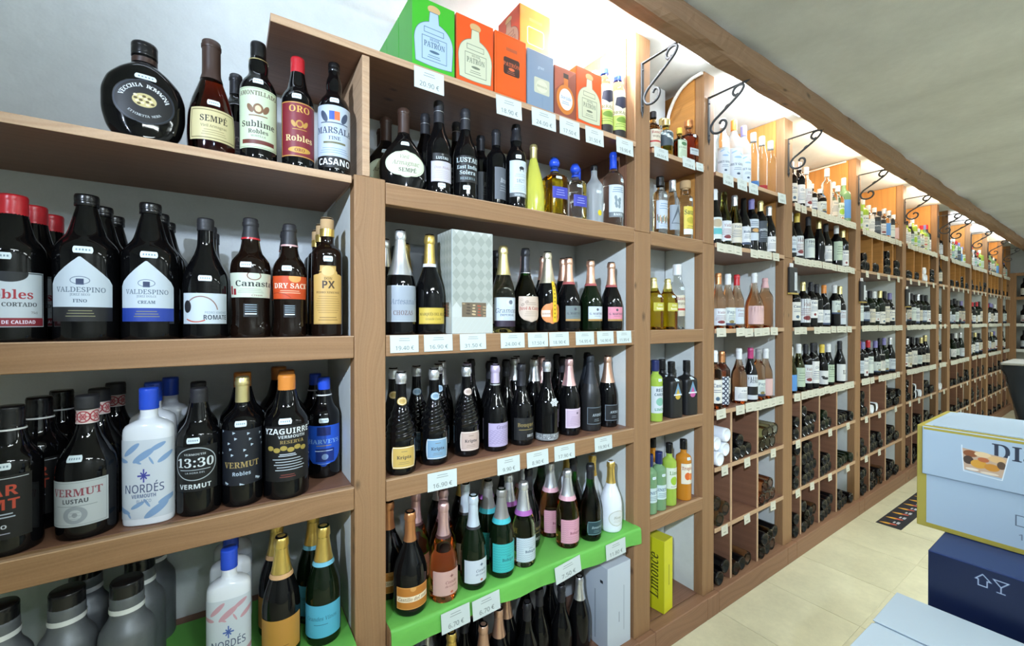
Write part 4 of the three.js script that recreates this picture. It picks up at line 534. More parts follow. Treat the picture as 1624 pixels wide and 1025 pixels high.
print('flapFront', 640, 240, '#a8bccd', (g, w, h) => { g.fillStyle = '#a99a3a'; g.fillRect(0, 0, w, 12); T(g, 'DISARONNO', 400, 64, 92, '#2c3444', 'serif', 'bold', 420); T(g, 'THE ORIGINAL', 420, 140, 24, '#5a6a80', 'sans-serif'); g.fillStyle = '#c2a58c'; g.beginPath(); g.moveTo(112, 74); g.lineTo(232, 88); g.lineTo(218, 186); g.lineTo(118, 178); g.fill(); for (const [x, y, a, b, c] of [[136, 96, 20, 16, '#8a5230'], [168, 92, 22, 13, '#e3c79a'], [204, 104, 22, 15, '#d9b27c'], [130, 128, 14, 20, '#4a3a30'], [158, 140, 22, 20, '#d29a3a'], [192, 146, 20, 17, '#c98a34'], [216, 128, 11, 18, '#5a4636'], [170, 116, 15, 11, '#b5643a'], [140, 170, 18, 6, '#e8ddcc'], [186, 176, 24, 6, '#e0d2bc']]) oval(g, x, y, a, b, c); g.strokeStyle = '#dfe8ee'; g.lineWidth = 3; g.beginPath(); g.moveTo(112, 60); g.lineTo(112, 74); g.lineTo(118, 186); g.lineTo(218, 196); g.lineTo(234, 76); g.stroke(); });
print('lowFront', 640, 260, '#a8bccd', (g, w, h) => { g.fillStyle = '#a99a3a'; g.fillRect(0, h - 14, w, 14); g.strokeStyle = '#4a5668'; g.lineWidth = 3; g.strokeRect(246, 106, 120, 44); g.fillStyle = '#7c8898'; g.fillRect(276, 112, 30, 32); T(g, '12 x', 282, 196, 34, '#6a7688', 'sans-serif'); });
print('topPrint', 420, 260, '#a8bccd', (g, w, h) => { frame(g, w, h, 0, '#a99a3a', 20); T(g, 'DISARONNO', 290, 170, 50, '#3a4456', 'serif', 'bold'); });
print('navyFace', 420, 300, '#101d40', (g, w, h) => { g.save(); g.translate(18, -2); g.scale(.62, .62); g.strokeStyle = '#b9c6da'; g.lineWidth = 3; g.beginPath(); g.moveTo(84, 40); g.lineTo(100, 22); g.lineTo(118, 40); g.lineTo(110, 40); g.lineTo(110, 58); g.lineTo(90, 58); g.lineTo(90, 40); g.closePath(); g.stroke(); g.beginPath(); g.moveTo(124, 26); g.lineTo(156, 26); g.lineTo(140, 44); g.closePath(); g.moveTo(140, 44); g.lineTo(140, 62); g.moveTo(130, 62); g.lineTo(150, 62); g.stroke(); g.restore(); g.strokeStyle = '#8a98b4'; g.lineWidth = 3; g.beginPath(); for (let i = 0; i < 60; i++) g.lineTo(84 + i * 1.3, 128 + 6 * Math.sin(i * .55) - (i < 8 ? 10 - i : 0)); g.stroke(); });
print('floorSticker', 512, 80, '#24252c', (g, w, h) => { for (let i = 0; i < 8; i++) { const x = 14 + i * 63; g.save(); g.translate(x + 14, 34); g.rotate(-.25); g.fillStyle = '#d9a032'; g.beginPath(); g.moveTo(0, -30); g.quadraticCurveTo(15, 0, 0, 14); g.quadraticCurveTo(-15, 0, 0, -30); g.fill(); oval(g, 0, 12, 6, 12, '#c95a4a'); g.restore(); g.fillStyle = '#b9bcc4'; g.fillRect(x + 30, 40, 18, 6); g.fillRect(x + 30, 50, 22, 9); } });
print('greyBox', 60, 200, '#7c8084', null); print('whiteBox', 140, 400, '#c6d0da', (g, w, h) => { g.fillStyle = '#9aa6b4'; g.fillRect(96, 110, 4, 220); g.fillRect(66, 230, 6, 50); }); print('whiteSide', 120, 400, '#bfcad6', (g, w, h) => { g.fillStyle = '#8b98a6'; g.fillRect(56, 130, 5, 240); g.fillStyle = '#222a33'; g.fillRect(84, 70, 14, 14); });
const boxTex = new THREE.CanvasTexture(boxCanvas); boxTex.colorSpace = THREE.SRGBColorSpace;
const card = std({ map: boxTex, roughness: .42 }), cardMatt = std({ map: boxTex, roughness: .6 });
const facePrints = (g, cell) => { const uv = bcells[cell], p = g.attributes.uv; for (let i = 0; i < p.count; i++) p.setXY(i, uv[0] + (uv[2] - uv[0]) * p.getX(i), uv[1] + (uv[3] - uv[1]) * p.getY(i)); return g; };
const panelOf = (w, h, cell) => facePrints(new THREE.PlaneGeometry(w, h), cell);
// a carton: plain body, with printed faces glued on; front looks to +z
function carton(name, label, [x, y, z], [w, h, d], color, prints, turn = 0, group) {
  const t = thing(name, label, 'box', group); t.position.set(x, y + .0004, z); t.rotation.y = turn;
  mesh('body', wbox(w, h, d, .0015), std({ color, roughness: .45 }), t).position.y = h / 2;
  for (const [side, cell] of Object.entries(prints)) {
    const [pw, ph] = side === 'front' ? [w, h] : side === 'top' ? [w, d] : [d, h], m = mesh(side === 'front' ? 'front_print' : side === 'top' ? 'top_print' : 'side_print', panelOf(pw - .003, ph - .003, cell), card, t);
    if (side === 'front') m.position.set(0, h / 2, d / 2 + .0005); else if (side === 'left') { m.position.set(-w / 2 - .0005, h / 2, 0); m.rotation.y = -Math.PI / 2; } else { m.position.set(0, h + .0005, 0); m.rotation.x = -Math.PI / 2; }
  }
  return t;
}
{
  const y = 2.275, g = 'gift boxes on the second bay top';
  carton('gift_box', 'bright green printed gift box at left end of the box row', [.532, y, -.055], [.142, .212, .118], lin(.05, .32, .03), { front: 'patronG' }, 0, g);
  carton('gift_box', 'plain dark green gift box right behind the front green one', [.532, y, -.178], [.142, .212, .118], lin(.05, .32, .03), { front: 'patronG' }, 0, g);
  carton('gift_box', 'green gift box third deep, against the wall', [.532, y, -.300], [.142, .212, .118], lin(.05, .32, .03), { front: 'patronG' }, 0, g);
  carton('gift_box', 'orange gift box with printed flask beside the green box', [.678, y, -.055], [.138, .214, .118], lin(.62, .10, .02), { front: 'patronO' }, 0, g);
  carton('gift_box', 'orange gift box with small dark plaque, second of three orange', [.819, y, -.055], [.13, .214, .118], lin(.66, .12, .015), { front: 'patronD' }, 0, g);
  carton('gift_box', 'orange box standing behind, holding up another box', [.97, y, -.215], [.15, .214, .15], lin(.62, .13, .02), { front: 'patronY', left: 'flaskSide' }, 0, g);
  carton('gift_box', 'orange yellow gift box stacked on top at back', [.972, y + .2145, -.133], [.145, .19, .15], lin(.66, .16, .02), { front: 'patronY', left: 'flaskSide' }, 0, g);
  carton('gift_box', 'slate blue gift box with small cream plaque', [.950, y, -.05], [.12, .203, .108], lin(.2, .28, .36), { front: 'blueBox' }, 0, g);
  carton('gift_box', 'dark red gift box with round amber bottle print', [1.070, y, -.045], [.108, .186, .095], lin(.24, .08, .05), { front: 'julioBox' }, 0, g);
  carton('gift_box', 'orange gift box with printed flask beside two tall bottles', [1.196, y, -.055], [.138, .22, .112], lin(.64, .12, .02), { front: 'patronO' }, 0, g);
  carton('gift_box', 'tall pale checkered gift box among the sparkling wines', [.673, LY[3], -.06], [.154, .338, .112], lin(.45, .52, .52), { front: 'checker', left: 'checker' });
  carton('gift_box', 'plain grey flat box behind the gold foiled bottle', [.565, LY[3], -.31], [.10, .325, .09], lin(.22, .23, .24), { front: 'greyBox' });
  carton('gift_box', 'tall white carton beside dark bottles under the green cover', [1.38, LY[0], -.075], [.142, .352, .14], lin(.56, .62, .68), { front: 'whiteBox', left: 'whiteSide' });
  carton('gift_box', 'slim yellow lemon liqueur box at bottom of the narrow bay', [1.735, LY[0], -.10], [.078, .345, .15], lin(.52, .50, .03), { front: 'limonF', left: 'limon' }, .12);
}
// cartons stacked in the aisle: their fronts face the viewer (towards -x)
{
  const t = thing('liqueur_carton', 'white and gold liqueur carton with ice glass print, top of stack', 'box'); t.position.set(1.607, .9285, 1.10); t.rotation.y = -Math.PI / 2;
  // local: x runs along the front (local +x = world +z ... left end by the shelves), front = local +z = world -x
  const w = .44, h = .28, d = .32; const gold = std({ color: lin(.40, .33, .06), roughness: .5 }), whiteC = std({ color: 0xa8bccd, roughness: .5 });
  mesh('body', wbox(w, h, d, .002), gold, t).position.set(0, h / 2, -d / 2);
  const lf = mesh('front_print', panelOf(w - .022, h * .53, 'lowFront'), cardMatt, t); lf.position.set(.009, h * .285, .0006);
  const flap = mesh('flap', wbox(w - .012, h * .47, .004, .0018), whiteC, t); flap.position.set(.006, h * .762, .0035);
  const fp = mesh('flap_print', panelOf(w - .018, h * .455, 'flapFront'), cardMatt, flap); fp.position.set(0, 0, .0026);
  const top = mesh('top_print', panelOf(w - .006, d - .006, 'topPrint'), cardMatt, t); top.rotation.x = -Math.PI / 2; top.position.set(0, h + .0006, -d / 2);
  const slit = mesh('top_flap', wbox(.16, .0022, d - .03, .0008), whiteC, t); slit.position.set(-w / 2 + .11, h + .0022, -d / 2); 
}
{
  const t = thing('navy_carton', 'dark navy carton with small glass symbol under liqueur carton', 'box'); t.position.set(1.452, .56, 1.175); t.rotation.y = -Math.PI / 2;
  mesh('body', wbox(.48, .3675, .42, .003), std({ color: lin(.012, .03, .11), roughness: .38 }), t).position.set(0, .18375, -.21);
  const p = mesh('front_print', panelOf(.474, .36, 'navyFace'), std({ map: boxTex, roughness: .36 }), t); p.position.set(0, .184, .0006);
  const q = thing('brown_carton', 'plain brown carton standing on the floor under the navy carton', 'box'); q.position.set(1.67, .0008, 1.175);
  mesh('body', wbox(.44, .556, .46, .003), std({ color: lin(.32, .2, .11), roughness: .8 }), q).position.y = .278; mesh('tape', wbox(.445, .002, .05, .0005), std({ color: lin(.42, .3, .16), roughness: .3 }), q).position.y = .557;
}
{
  const t = thing('white_carton', 'white carton with two loose top flaps in the foreground corner', 'box'), wm = std({ color: lin(.44, .53, .60), roughness: .55 });
  slab('body', wm, t, 1.045, 1.405, .001, .806, .89, 1.40, .003);
  const a = slab('top_flap', wm, t, 1.232, 1.404, .8085, .8115, .888, 1.402, .001); a.rotation.z = .012;
  const b = slab('top_flap', wm, t, 1.043, 1.2265, .806, .8090, .888, 1.402, .001); b.rotation.z = -.03;
}
// floor sticker
{ const g = new THREE.BoxGeometry(1.12, .0012, .145); facePrints(g, 'floorSticker'); const m = tag(mesh('floor_sticker', g, cardMatt, scene), 'black floor sticker strip with row of flame shapes beside shelves', 'sticker'); m.position.set(4.55, .0016, .213); m.rotation.y = -.01; }
// dark plastic bin stack at the far right
{
  const t = thing('crate_stack', 'dark plastic bin with folded bags on dark box in the aisle', 'bin'); t.position.set(5.8, 0, .86);
  const dk = std({ color: lin(.02, .024, .032), roughness: .35 }), bag = std({ color: lin(.035, .045, .06), roughness: .25 }), pale = std({ color: lin(.42, .42, .40), roughness: .6 });
  slab('base_box', dk, t, -.29, .3, .001, .62, -.26, .3, .006); slab('paper_label', std({ color: lin(.62, .62, .72), roughness: .7 }), t, -.2935, -.291, .48, .57, -.09, .1, 0);
  const g = grid(10, 40, (u, v) => { const a = v * Math.PI * 2, n = 5, ca = Math.cos(a), sa = Math.sin(a), k = Math.pow(Math.abs(ca) ** n + Math.abs(sa) ** n, -1 / n), f = .23 + .08 * u + (u > .8 ? .012 : 0) + .006 * Math.sin(a * 9 + u * 5); return [-ca * k * f, .622 + u * .5, sa * k * f]; }, (u, v) => [v, u], true); mesh('bin_liner', g, bag, t);
  const inner = new THREE.BoxGeometry(.5, .02, .5); inner.translate(0, 1.08, 0); mesh('bags', inner, dk, t);
  slab('lid', pale, t, -.32, .32, 1.124, 1.145, -.30, .32, .006);
  for (const y of [1.0, .92]) slab('handle_strip', std({ color: lin(.5, .5, .52), roughness: .4 }), t, -.325, -.32, y, y + .018, -.06, .2, 0);
}
// small framed signs hanging from posts
for (const [i, x, y] of [[0, 2.94, 1.76], [1, 4.13, 1.735], [2, 5.28, 1.72]]) {
  const t = thing('hanging_sign', ['small black and white sign hanging from post between fourth and fifth bays', 'small black sign with gold base hanging right of fifth bay', 'small black sign hanging right of the sixth bay'][i], 'sign', 'small signs on the posts'); t.position.set(x, y, .004);
  slab('board', std({ color: lin(.012, .012, .013), roughness: .5 }), t, -.05, .05, -.085, .075, 0, .012, .002); slab('paper', std({ color: lin(.6, .63, .66), roughness: .7 }), t, .012, .046, -.07, .045, .012, .0135, 0);
  slab('clip', M.lampFrame, t, -.03, .0, .075, .10, .0, .01, .001); slab('rail', std({ color: lin(.5, .36, .08), roughness: .4 }), t, -.052, .052, -.094, -.085, 0, .02, .001);
}

// ---------------------------------------------------------------- bottles of the two near bays: built one by one
const L_ = (a, y0, y1, span, shape, extra) => ({ a, y0, y1, span, shape, ...extra });
const stick = (y0 = .63, rot = 0) => ({ a: 'price', y0, y1: y0 + .045, span: 34, shape: 'hex', part: 'price_sticker', rot });
const K = {}; const def = (k, o) => K[k] = makeBottle({ name: 'liquor_bottle', ...o });
def('vecchia', { h: .228, r: .074, nr: .0215, prof: 'disk', flat: .5, glass: M.black, cap: { mat: C.black, base: .87, r: .0238, ring: [C.brownP, .80, .85] }, labels: [L_('vecchia', .16, .60, 92, 'oval'), stick(.60, -2)] });
def('sempe', { h: .288, r: .05, nr: .0185, prof: 'tear', glass: M.cognac, cap: { kind: 'foil', mat: C.brownP, base: .66 }, labels: [L_('sempe', .10, .37, 124), { ...stick(.40), }] });
def('amont', { h: .316, r: .0425, nr: .0155, prof: 'sherry', glass: M.black, cap: { mat: C.black, base: .84, r: .018, ring: [C.goldPale, .845, .853] }, labels: [L_('amontillado', .10, .585, 140), stick(.62)] });
def('oro', { h: .308, r: .040, nr: .015, prof: 'valde', glass: M.black, cap: { mat: C.red, base: .84, r: .0175 }, labels: [L_('oro', .10, .57, 150), stick(.60, 10)] });
def('marsala', { h: .325, r: .043, nr: .0135, prof: 'sherry', glass: M.black, cap: { mat: C.black, base: .93, r: .0155 }, labels: [L_('marsala', .06, .59, 150), stick(.615)] });
def('obles', { h: .298, r: .0475, nr: .019, prof: 'valde', glass: M.black, cap: { mat: C.red, base: .855, r: .022 }, labels: [L_('obles', .10, .47, 128, 0, { rot: -8 }), stick(.55, 4)] });
def('valdf', { h: .316, r: .0535, nr: .0175, prof: 'valde', glass: M.black, cap: { mat: C.black, base: .925, r: .0205 }, labels: [L_('valdf', .13, .56, 116, 'house'), stick(.585, -5)] });
def('valdc', { h: .314, r: .0525, nr: .0175, prof: 'valde', glass: M.black, cap: { mat: C.black, base: .925, r: .0205 }, labels: [L_('valdc', .13, .56, 116, 'house'), stick(.585, -5)] });
def('romate', { h: .293, r: .0465, nr: .0155, prof: 'burg', glass: M.black, cap: { mat: C.mattblack, base: .9, r: .0175 }, labels: [L_('romate', .12, .37, 128), stick(.47)] });
def('canasta', { h: .307, r: .0455, nr: .016, prof: 'flare', glass: M.darkBrown, cap: { kind: 'foil', mat: C.mattblack, base: .82, ring: [C.red, .82, .835] }, labels: [L_('canasta', .33, .53, 150), L_('tiny', .17, .28, 44), stick(.575, 14)] });
def('drysack', { h: .303, r: .0415, nr: .0155, prof: 'flare', glass: M.darkBrown, cap: { kind: 'foil', mat: C.mattblack, base: .8, ring: [C.pinkP, .8, .815] }, labels: [L_('drysack', .33, .53, 150), L_('tiny', .17, .28, 44), stick(.575, 10)] });
def('px', { h: .333, r: .041, nr: .0175, prof: 'tall', glass: M.darkBrown, cap: { kind: 'cork', mat: M.cork, base: .90, r: .0178, ring: [C.gold, .84, .905] }, labels: [L_('px', .10, .585, 118, 'arch'), stick(.62)] });
def('br', { h: .293, r: .048, nr: .0185, prof: 'valde', glass: M.black, cap: { mat: C.black, base: .85, r: .022, ring: [C.white, .838, .85] }, labels: [L_('br', .12, .55, 120, 0, { rot: 14 }), stick(.59, 6)] });
def('vlust', { h: .303, r: .051, nr: .0165, prof: 'burg', glass: M.black, cap: { mat: C.mattblack, base: .90, r: .0205 }, labels: [L_('vlustau', .10, .42, 124), { a: 'collar', y0: .80, y1: .90, span: 359, part: 'neck_band', e: .0012 }, stick(.55, 4)] });
for (const [k, a] of [['nordes', 'nordes'], ['nordr', 'nordesr']]) def(k, { h: .311, r: .048, nr: .0165, prof: 'tall', flat: .62, sq: 2.6, glass: M.whiteCeramic, cap: { mat: C.blue, base: .845, r: .0185 }, labels: [L_(a, .05, .63, 150)] });
def('v1330', { h: .302, r: .0455, nr: .0155, prof: 'valde', glass: M.black, cap: { mat: C.mattblack, base: .86, r: .0178 }, labels: [L_('v1330', .20, .555, 124), stick(.58, 4)] });
def('vrob', { h: .323, r: .0445, nr: .0145, prof: 'bord', glass: M.black, cap: { kind: 'foil', mat: C.goldPale, base: .80 }, labels: [L_('vrobles', .17, .60, 150), stick(.625, 2)] });
def('yzag', { h: .321, r: .055, nr: .0185, prof: 'valde', glass: M.black, cap: { mat: C.orange, base: .84, r: .0215 }, labels: [L_('yzag', .15, .60, 130), stick(.615, 6)] });
def('harv', { h: .295, r: .0455, nr: .0155, prof: 'valde', glass: M.black, cap: { mat: C.blue, base: .82, r: .0178, ring: [C.white, .82, .832] }, labels: [L_('harveys', .12, .53, 140, 'shield'), stick(.56, 0)] });
def('jug', { h: .285, r: .052, nr: .0255, prof: 'jug', glass: M.silverBody, cap: { mat: C.black, base: .81, r: .0305, ring: [C.white, .765, .805] } });
const champ = (k, o) => def(k, { name: 'sparkling_bottle', nr: .0145, prof: 'champ', glass: M.black, ...o });
champ('chO', { h: .315, r: .046, cap: { kind: 'champ', mat: C.gold, base: .70, ring: [plastic(.72, .42, .2), .665, .70] }, labels: [L_('chorange', .08, .36, 150)] });
champ('chB', { h: .315, r: .046, glass: M.darkGreen, cap: { kind: 'champ', mat: C.gold, base: .70, ring: [plastic(.2, .55, .72), .665, .70] }, labels: [L_('chblue', .08, .36, 150)] });
def('armag', { h: .257, r: .074, nr: .017, prof: 'sack', flat: .5, glass: M.black, cap: { kind: 'foil', mat: C.brownP, base: .70 }, labels: [L_('armagnac', .14, .46, 105, 'oval'), stick(.52, 2)] });
def('lust1', { h: .312, r: .0415, nr: .0145, prof: 'burg', glass: M.black, cap: { kind: 'foil', mat: C.mattblack, base: .77, ring: [C.silver, .885, .89] }, labels: [L_('lustau1', .13, .34, 105), L_('lustauTop', .35, .42, 90, 0, { mat: paper }), stick(.07, 4)] });
def('lust2', { h: .314, r: .0415, nr: .0145, prof: 'burg', glass: M.black, cap: { kind: 'foil', mat: C.mattblack, base: .77, ring: [C.silver, .885, .89] }, labels: [L_('lustau2', .18, .46, 120), stick(.10, 6)] });
def('dkplain', { h: .285, r: .036, prof: 'bord', glass: M.black, cap: { kind: 'foil', mat: C.darkfoil }, labels: [L_('slate', .10, .5, 110)] });
def('bull', { h: .311, r: .037, nr: .0145, prof: 'sherry', glass: M.black, cap: { kind: 'foil', mat: C.darkfoil, base: .80 }, labels: [L_('osborne', .13, .55, 130), stick(.57, 12)] });
def('limon', { h: .26, r: .042, nr: .013, prof: 'cone', glass: M.lemon, cap: { kind: 'foil', mat: C.goldPale, base: .80 }, labels: [stick(.80, 8)] });
def('yblue', { h: .234, r: .0435, nr: .0155, prof: 'spirit', sq: 5, glass: M.yellow, cap: { kind: 'ball', mat: C.blue, base: .77, r: .021 }, labels: [L_('bluepanel', .28, .47, 80), stick(.60, 8)] });
def('cblue', { h: .23, r: .040, nr: .0145, prof: 'spirit', sq: 4, glass: M.clear, cap: { kind: 'ball', mat: C.blue, base: .77, r: .02 }, labels: [L_('bluepanel', .22, .42, 84), stick(.55, 8)] });
def('cblueT', { h: .255, r: .038, nr: .0135, prof: 'spirit', glass: M.clear, cap: { mat: C.blue, base: .76 }, labels: [stick(.5)] });
def('frost', { h: .244, r: .038, nr: .0125, prof: 'goose', glass: M.frosted, cap: { mat: C.black, base: .92 }, labels: [L_('dot', .12, .22, 28, 'oval'), stick(.5, 6)] });
def('clearL', { h: .328, r: .044, nr: .014, prof: 'bord', glass: M.clear, cap: { kind: 'foil', mat: C.blue, base: .78 }, labels: [L_('clearlab', .12, .54, 110), stick(.58, -30)] });
champ('c1', { h: .326, r: .047, cap: { kind: 'champ', mat: C.silver, base: .56 }, labels: [L_('cava1', .12, .46, 140)] });
champ('c2', { h: .323, r: .047, prof: 'fat', cap: { kind: 'champ', mat: C.gold, base: .70, ring: [C.white, .668, .70] }, labels: [L_('cava2', .10, .26, 120)] });
champ('gram', { h: .312, r: .0425, glass: M.whiteWine, cap: { kind: 'champ', mat: C.goldPale, base: .66 }, labels: [L_('gramona', .07, .40, 140)] });
champ('jouet', { h: .315, r: .048, prof: 'fat', glass: M.greenGlass, cap: { kind: 'champ', mat: C.darkfoil, base: .70, ring: [C.silver, .70, .706] }, labels: [L_('jouet', .12, .42, 120, 'shield')] });
champ('clic', { h: .311, r: .044, cap: { kind: 'champ', mat: C.champagne, base: .60 }, labels: [L_('clicquot', .10, .36, 120, 'oval'), L_('ribbon', .12, .62, 22, 0, { rot: -12, part: 'ribbon', e: .0016 })] });
for (const [k, a] of [['m1', 'mumA'], ['m2', 'mumB'], ['m3', 'mumC']]) champ(k, { h: .298, r: .0475, prof: 'fat', glass: k === 'm2' ? M.darkGreen : M.black, cap: { kind: 'champ', mat: C.rosegold, base: .66, ring: [plastic(.42, .1, .1), .63, .665] }, labels: [L_(a, .14, .34, 96)] });
for (const [k, a] of [['k1', 'kr1'], ['k2', 'kr2'], ['k3', 'kr3']]) champ(k, { h: .311, r: .046, prof: 'fat', swirl: 1, cap: { kind: 'champ', mat: C.silver, base: .88 }, labels: [L_(a, .07, .28, 98, 'hex'), L_(a + 'm', .67, .75, 100, 'oval', { part: 'neck_medallion' })] });
champ('lil', { h: .31, r: .046, prof: 'fat', cap: { kind: 'champ', mat: C.lilac, base: .78, ring: [C.silver, .755, .77] }, labels: [L_('lilac', .06, .33, 110)] });
champ('bk', { h: .307, r: .046, prof: 'fat', cap: { kind: 'champ', mat: C.darkfoil, base: .72 }, labels: [L_('goldblack', .07, .34, 130)] });
champ('snow', { h: .312, r: .047, prof: 'fat', cap: { kind: 'champ', mat: C.silver, base: .86 }, labels: [L_('silverband', .015, .10, 359, 0, { part: 'pewter_band' })] });
champ('pk', { h: .314, r: .0455, cap: { kind: 'champ', mat: C.pink, base: .64 }, labels: [L_('pinklab', .10, .35, 105)] });
champ('bk2', { h: .322, r: .045, glass: M.matteBlack, cap: { kind: 'champ', mat: plastic(.012, .016, .022, .5), base: .62 }, labels: [L_('dkslate', .09, .32, 110)] });
champ('rg', { h: .313, r: .0445, cap: { kind: 'champ', mat: C.rosegold, base: .62 }, labels: [L_('dkslate', .09, .32, 110)] });
champ('plainD', { h: .312, r: .045, prof: 'fat', cap: { kind: 'champ', mat: C.darkfoil, base: .78 } });
champ('plainS', { h: .312, r: .045, cap: { kind: 'champ', mat: C.silver, base: .70 } });
champ('plainR', { h: .312, r: .045, cap: { kind: 'champ', mat: C.rosegold, base: .68 } });
champ('plainG', { h: .312, r: .045, cap: { kind: 'champ', mat: C.gold, base: .68 } });
champ('o', { h: .300, r: .052, prof: 'fat', cap: { kind: 'champ', mat: C.copper, base: .70 }, labels: [L_('copperlab', .08, .30, 118)] });
champ('p', { h: .304, r: .0465, prof: 'fat', glass: M.rose, cap: { kind: 'champ', mat: C.pink, base: .66, ring: [plastic(.08, .03, .03), .635, .66] }, labels: [L_('conde1', .08, .33, 118)] });
champ('w', { h: .302, r: .0445, prof: 'fat', glass: M.darkGreen, cap: { kind: 'champ', mat: C.whiteblue, base: .66, ring: [C.mattblack, .635, .66] }, labels: [L_('conde2', .08, .33, 118)] });
champ('t', { h: .297, r: .0445, glass: M.darkGreen, cap: { kind: 'champ', mat: C.grey2, base: .66, ring: [plastic(.06, .5, .55), .61, .665] }, labels: [L_('tq', .07, .40, 130)] });
champ('v', { h: .298, r: .044, glass: M.whiteWine, cap: { kind: 'champ', mat: C.silver, base: .66, ring: [plastic(.40, .12, .42), .61, .665] }, labels: [L_('wh', .07, .36, 120)] });
champ('r', { h: .297, r: .0465, glass: M.rose, cap: { kind: 'champ', mat: C.silver, base: .66, ring: [plastic(.72, .4, .46), .61, .665] }, labels: [L_('pk', .07, .38, 125)] });
champ('g', { h: .303, r: .045, prof: 'fat', glass: M.greenGlass, cap: { kind: 'champ', mat: C.darkfoil, base: .80 }, labels: [L_('teal', .09, .27, 100, 'hex')] });
champ('wht', { h: .290, r: .047, prof: 'fat', glass: M.whiteCeramic, cap: { kind: 'champ', mat: C.gold, base: .68 }, labels: [L_('whiteoval', .09, .33, 100, 'oval')] });
def('corr', { h: .33, r: .034, nr: .0145, prof: 'goose', glass: M.whiteWine, cap: { mat: C.white, base: .86, ring: [C.blue, .80, .86] }, labels: [L_('corral', .02, .64, 220)] });
def('corrT', { h: .30, r: .03, nr: .013, prof: 'goose', glass: M.amber, cap: { kind: 'cork', mat: C.goldPale, base: .86 } });

const face = (x, turn) => (x < .3 ? 2 - 30 * Math.max(0, x) : -12) + (turn * 7 % 11) - 5;
const one = (k, lvl, x, z, turn, label, group, cat = 'bottle') => stand(K[k], label, cat, x, LY[lvl], z, face(x, turn), group);
// leftmost bay, top shelf
one('vecchia', 4, -.158, -.05, 6, 'round flat black decanter bottle with oval black label, leftmost bay top');
one('sempe', 4, -.033, -.062, 3, 'teardrop brown brandy bottle with cream scroll label');
one('amont', 4, .067, -.056, 8, 'black sherry bottle with tall pale green crest label');
one('oro', 4, .159, -.055, 12, 'black bottle with red cap and dark red gold label');
one('marsala', 4, .252, -.055, 8, 'black bottle with pale blue label and black name band');
stand(K.dkplain, 'dark bottle half hidden behind the pale green labelled sherry', 'bottle', .02, LY[4], -.19, 0);
// leftmost bay, third shelf level
const rowB = [['obles', -.366, 'black sherry bottle with red cap cut by left edge', 'red capped sherry bottles'], ['valdf', -.257, 'broad black sherry bottle with white pointed label and black strip', 'black sherry bottles behind pointed label'], ['valdc', -.150, 'broad black sherry bottle with white pointed label and blue strip', 'black sherry bottles behind blue strip label'], ['romate', -.046, 'black sloping bottle with low white label and curved drawing', 'sloping black bottles'], ['canasta', .049, 'brown sherry bottle with cream label and black foil', ''], ['drysack', .139, 'brown sherry bottle with orange label', 'orange label sherry bottles'], ['px', .234, 'tall dark bottle with long tan label and cork stopper', 'tan label corked bottles']];
const depth = { obles: [-.155, -.252], valdf: [-.175, -.285], valdc: [-.175, -.285], romate: [-.165, -.27], drysack: [-.165], px: [-.16, -.26] };
rowB.forEach(([k, x, label, g], i) => { one(k, 3, x, -.062, 2 + (i % 3) * 3, label); (depth[k] ?? []).forEach((z, j) => one(k, 3, x + (j + 1) * .004, z, 5, `${label.split(' with ')[0]} ${ORD[j + 1]} in line behind the ${['red capped', 'black strip pointed label', 'blue strip pointed label', 'curved drawing label', '', 'orange label', 'tan label'][i]} one`, g)); });
// leftmost bay, fourth level
one('br', 2, -.375, -.07, 14, 'black vermouth bottle with red block letters at left edge');
one('br', 2, -.362, -.185, 14, 'black capped vermouth bottle behind the red lettered one', 'vermouth bottles at left edge'); one('br', 2, -.345, -.29, 14, 'black capped vermouth bottle furthest back at left edge', 'vermouth bottles at left edge');
one('vlust', 2, -.262, -.082, -6, 'black bottle with grey white label and red patterned neck band'); one('vlust', 2, -.262, -.19, -6, 'black bottle with red neck band, second in its line', 'red neck band bottles'); one('vlust', 2, -.255, -.295, -6, 'black bottle with red neck band, last in its line', 'red neck band bottles');
one('nordes', 2, -.152, -.07, -14, 'flat white bottle with blue leaf print and blue cap'); one('nordes', 2, -.142, -.19, -14, 'white bottle with blue cap behind the blue leaf one', 'white blue capped bottles'); one('nordes', 2, -.134, -.275, -14, 'white bottle with blue cap furthest behind the blue leaf one', 'white blue capped bottles');
one('v1330', 2, -.064, -.075, -4, 'black vermouth bottle with large printed clock time'); one('v1330', 2, -.06, -.2, -4, 'black bottle behind the one printed with clock time');
one('vrob', 2, .030, -.075, -8, 'black bottle with gold foil and dark label of small triangles'); one('yzag', 2, .022, -.2, -4, 'black orange capped bottle behind the gold foiled vermouth');
one('yzag', 2, .132, -.072, 2, 'broad black vermouth bottle with orange cap and white lettering'); one('yzag', 2, .130, -.19, 2, 'second broad bottle behind the orange capped one', 'orange capped bottles'); one('yzag', 2, .134, -.31, 2, 'last broad bottle behind the orange capped one', 'orange capped bottles');
one('harv', 2, .240, -.168, 0, 'black bottle with bright blue cap and blue shield label'); one('harv', 2, .236, -.28, 0, 'bottle with blue cap behind the blue shield label one');
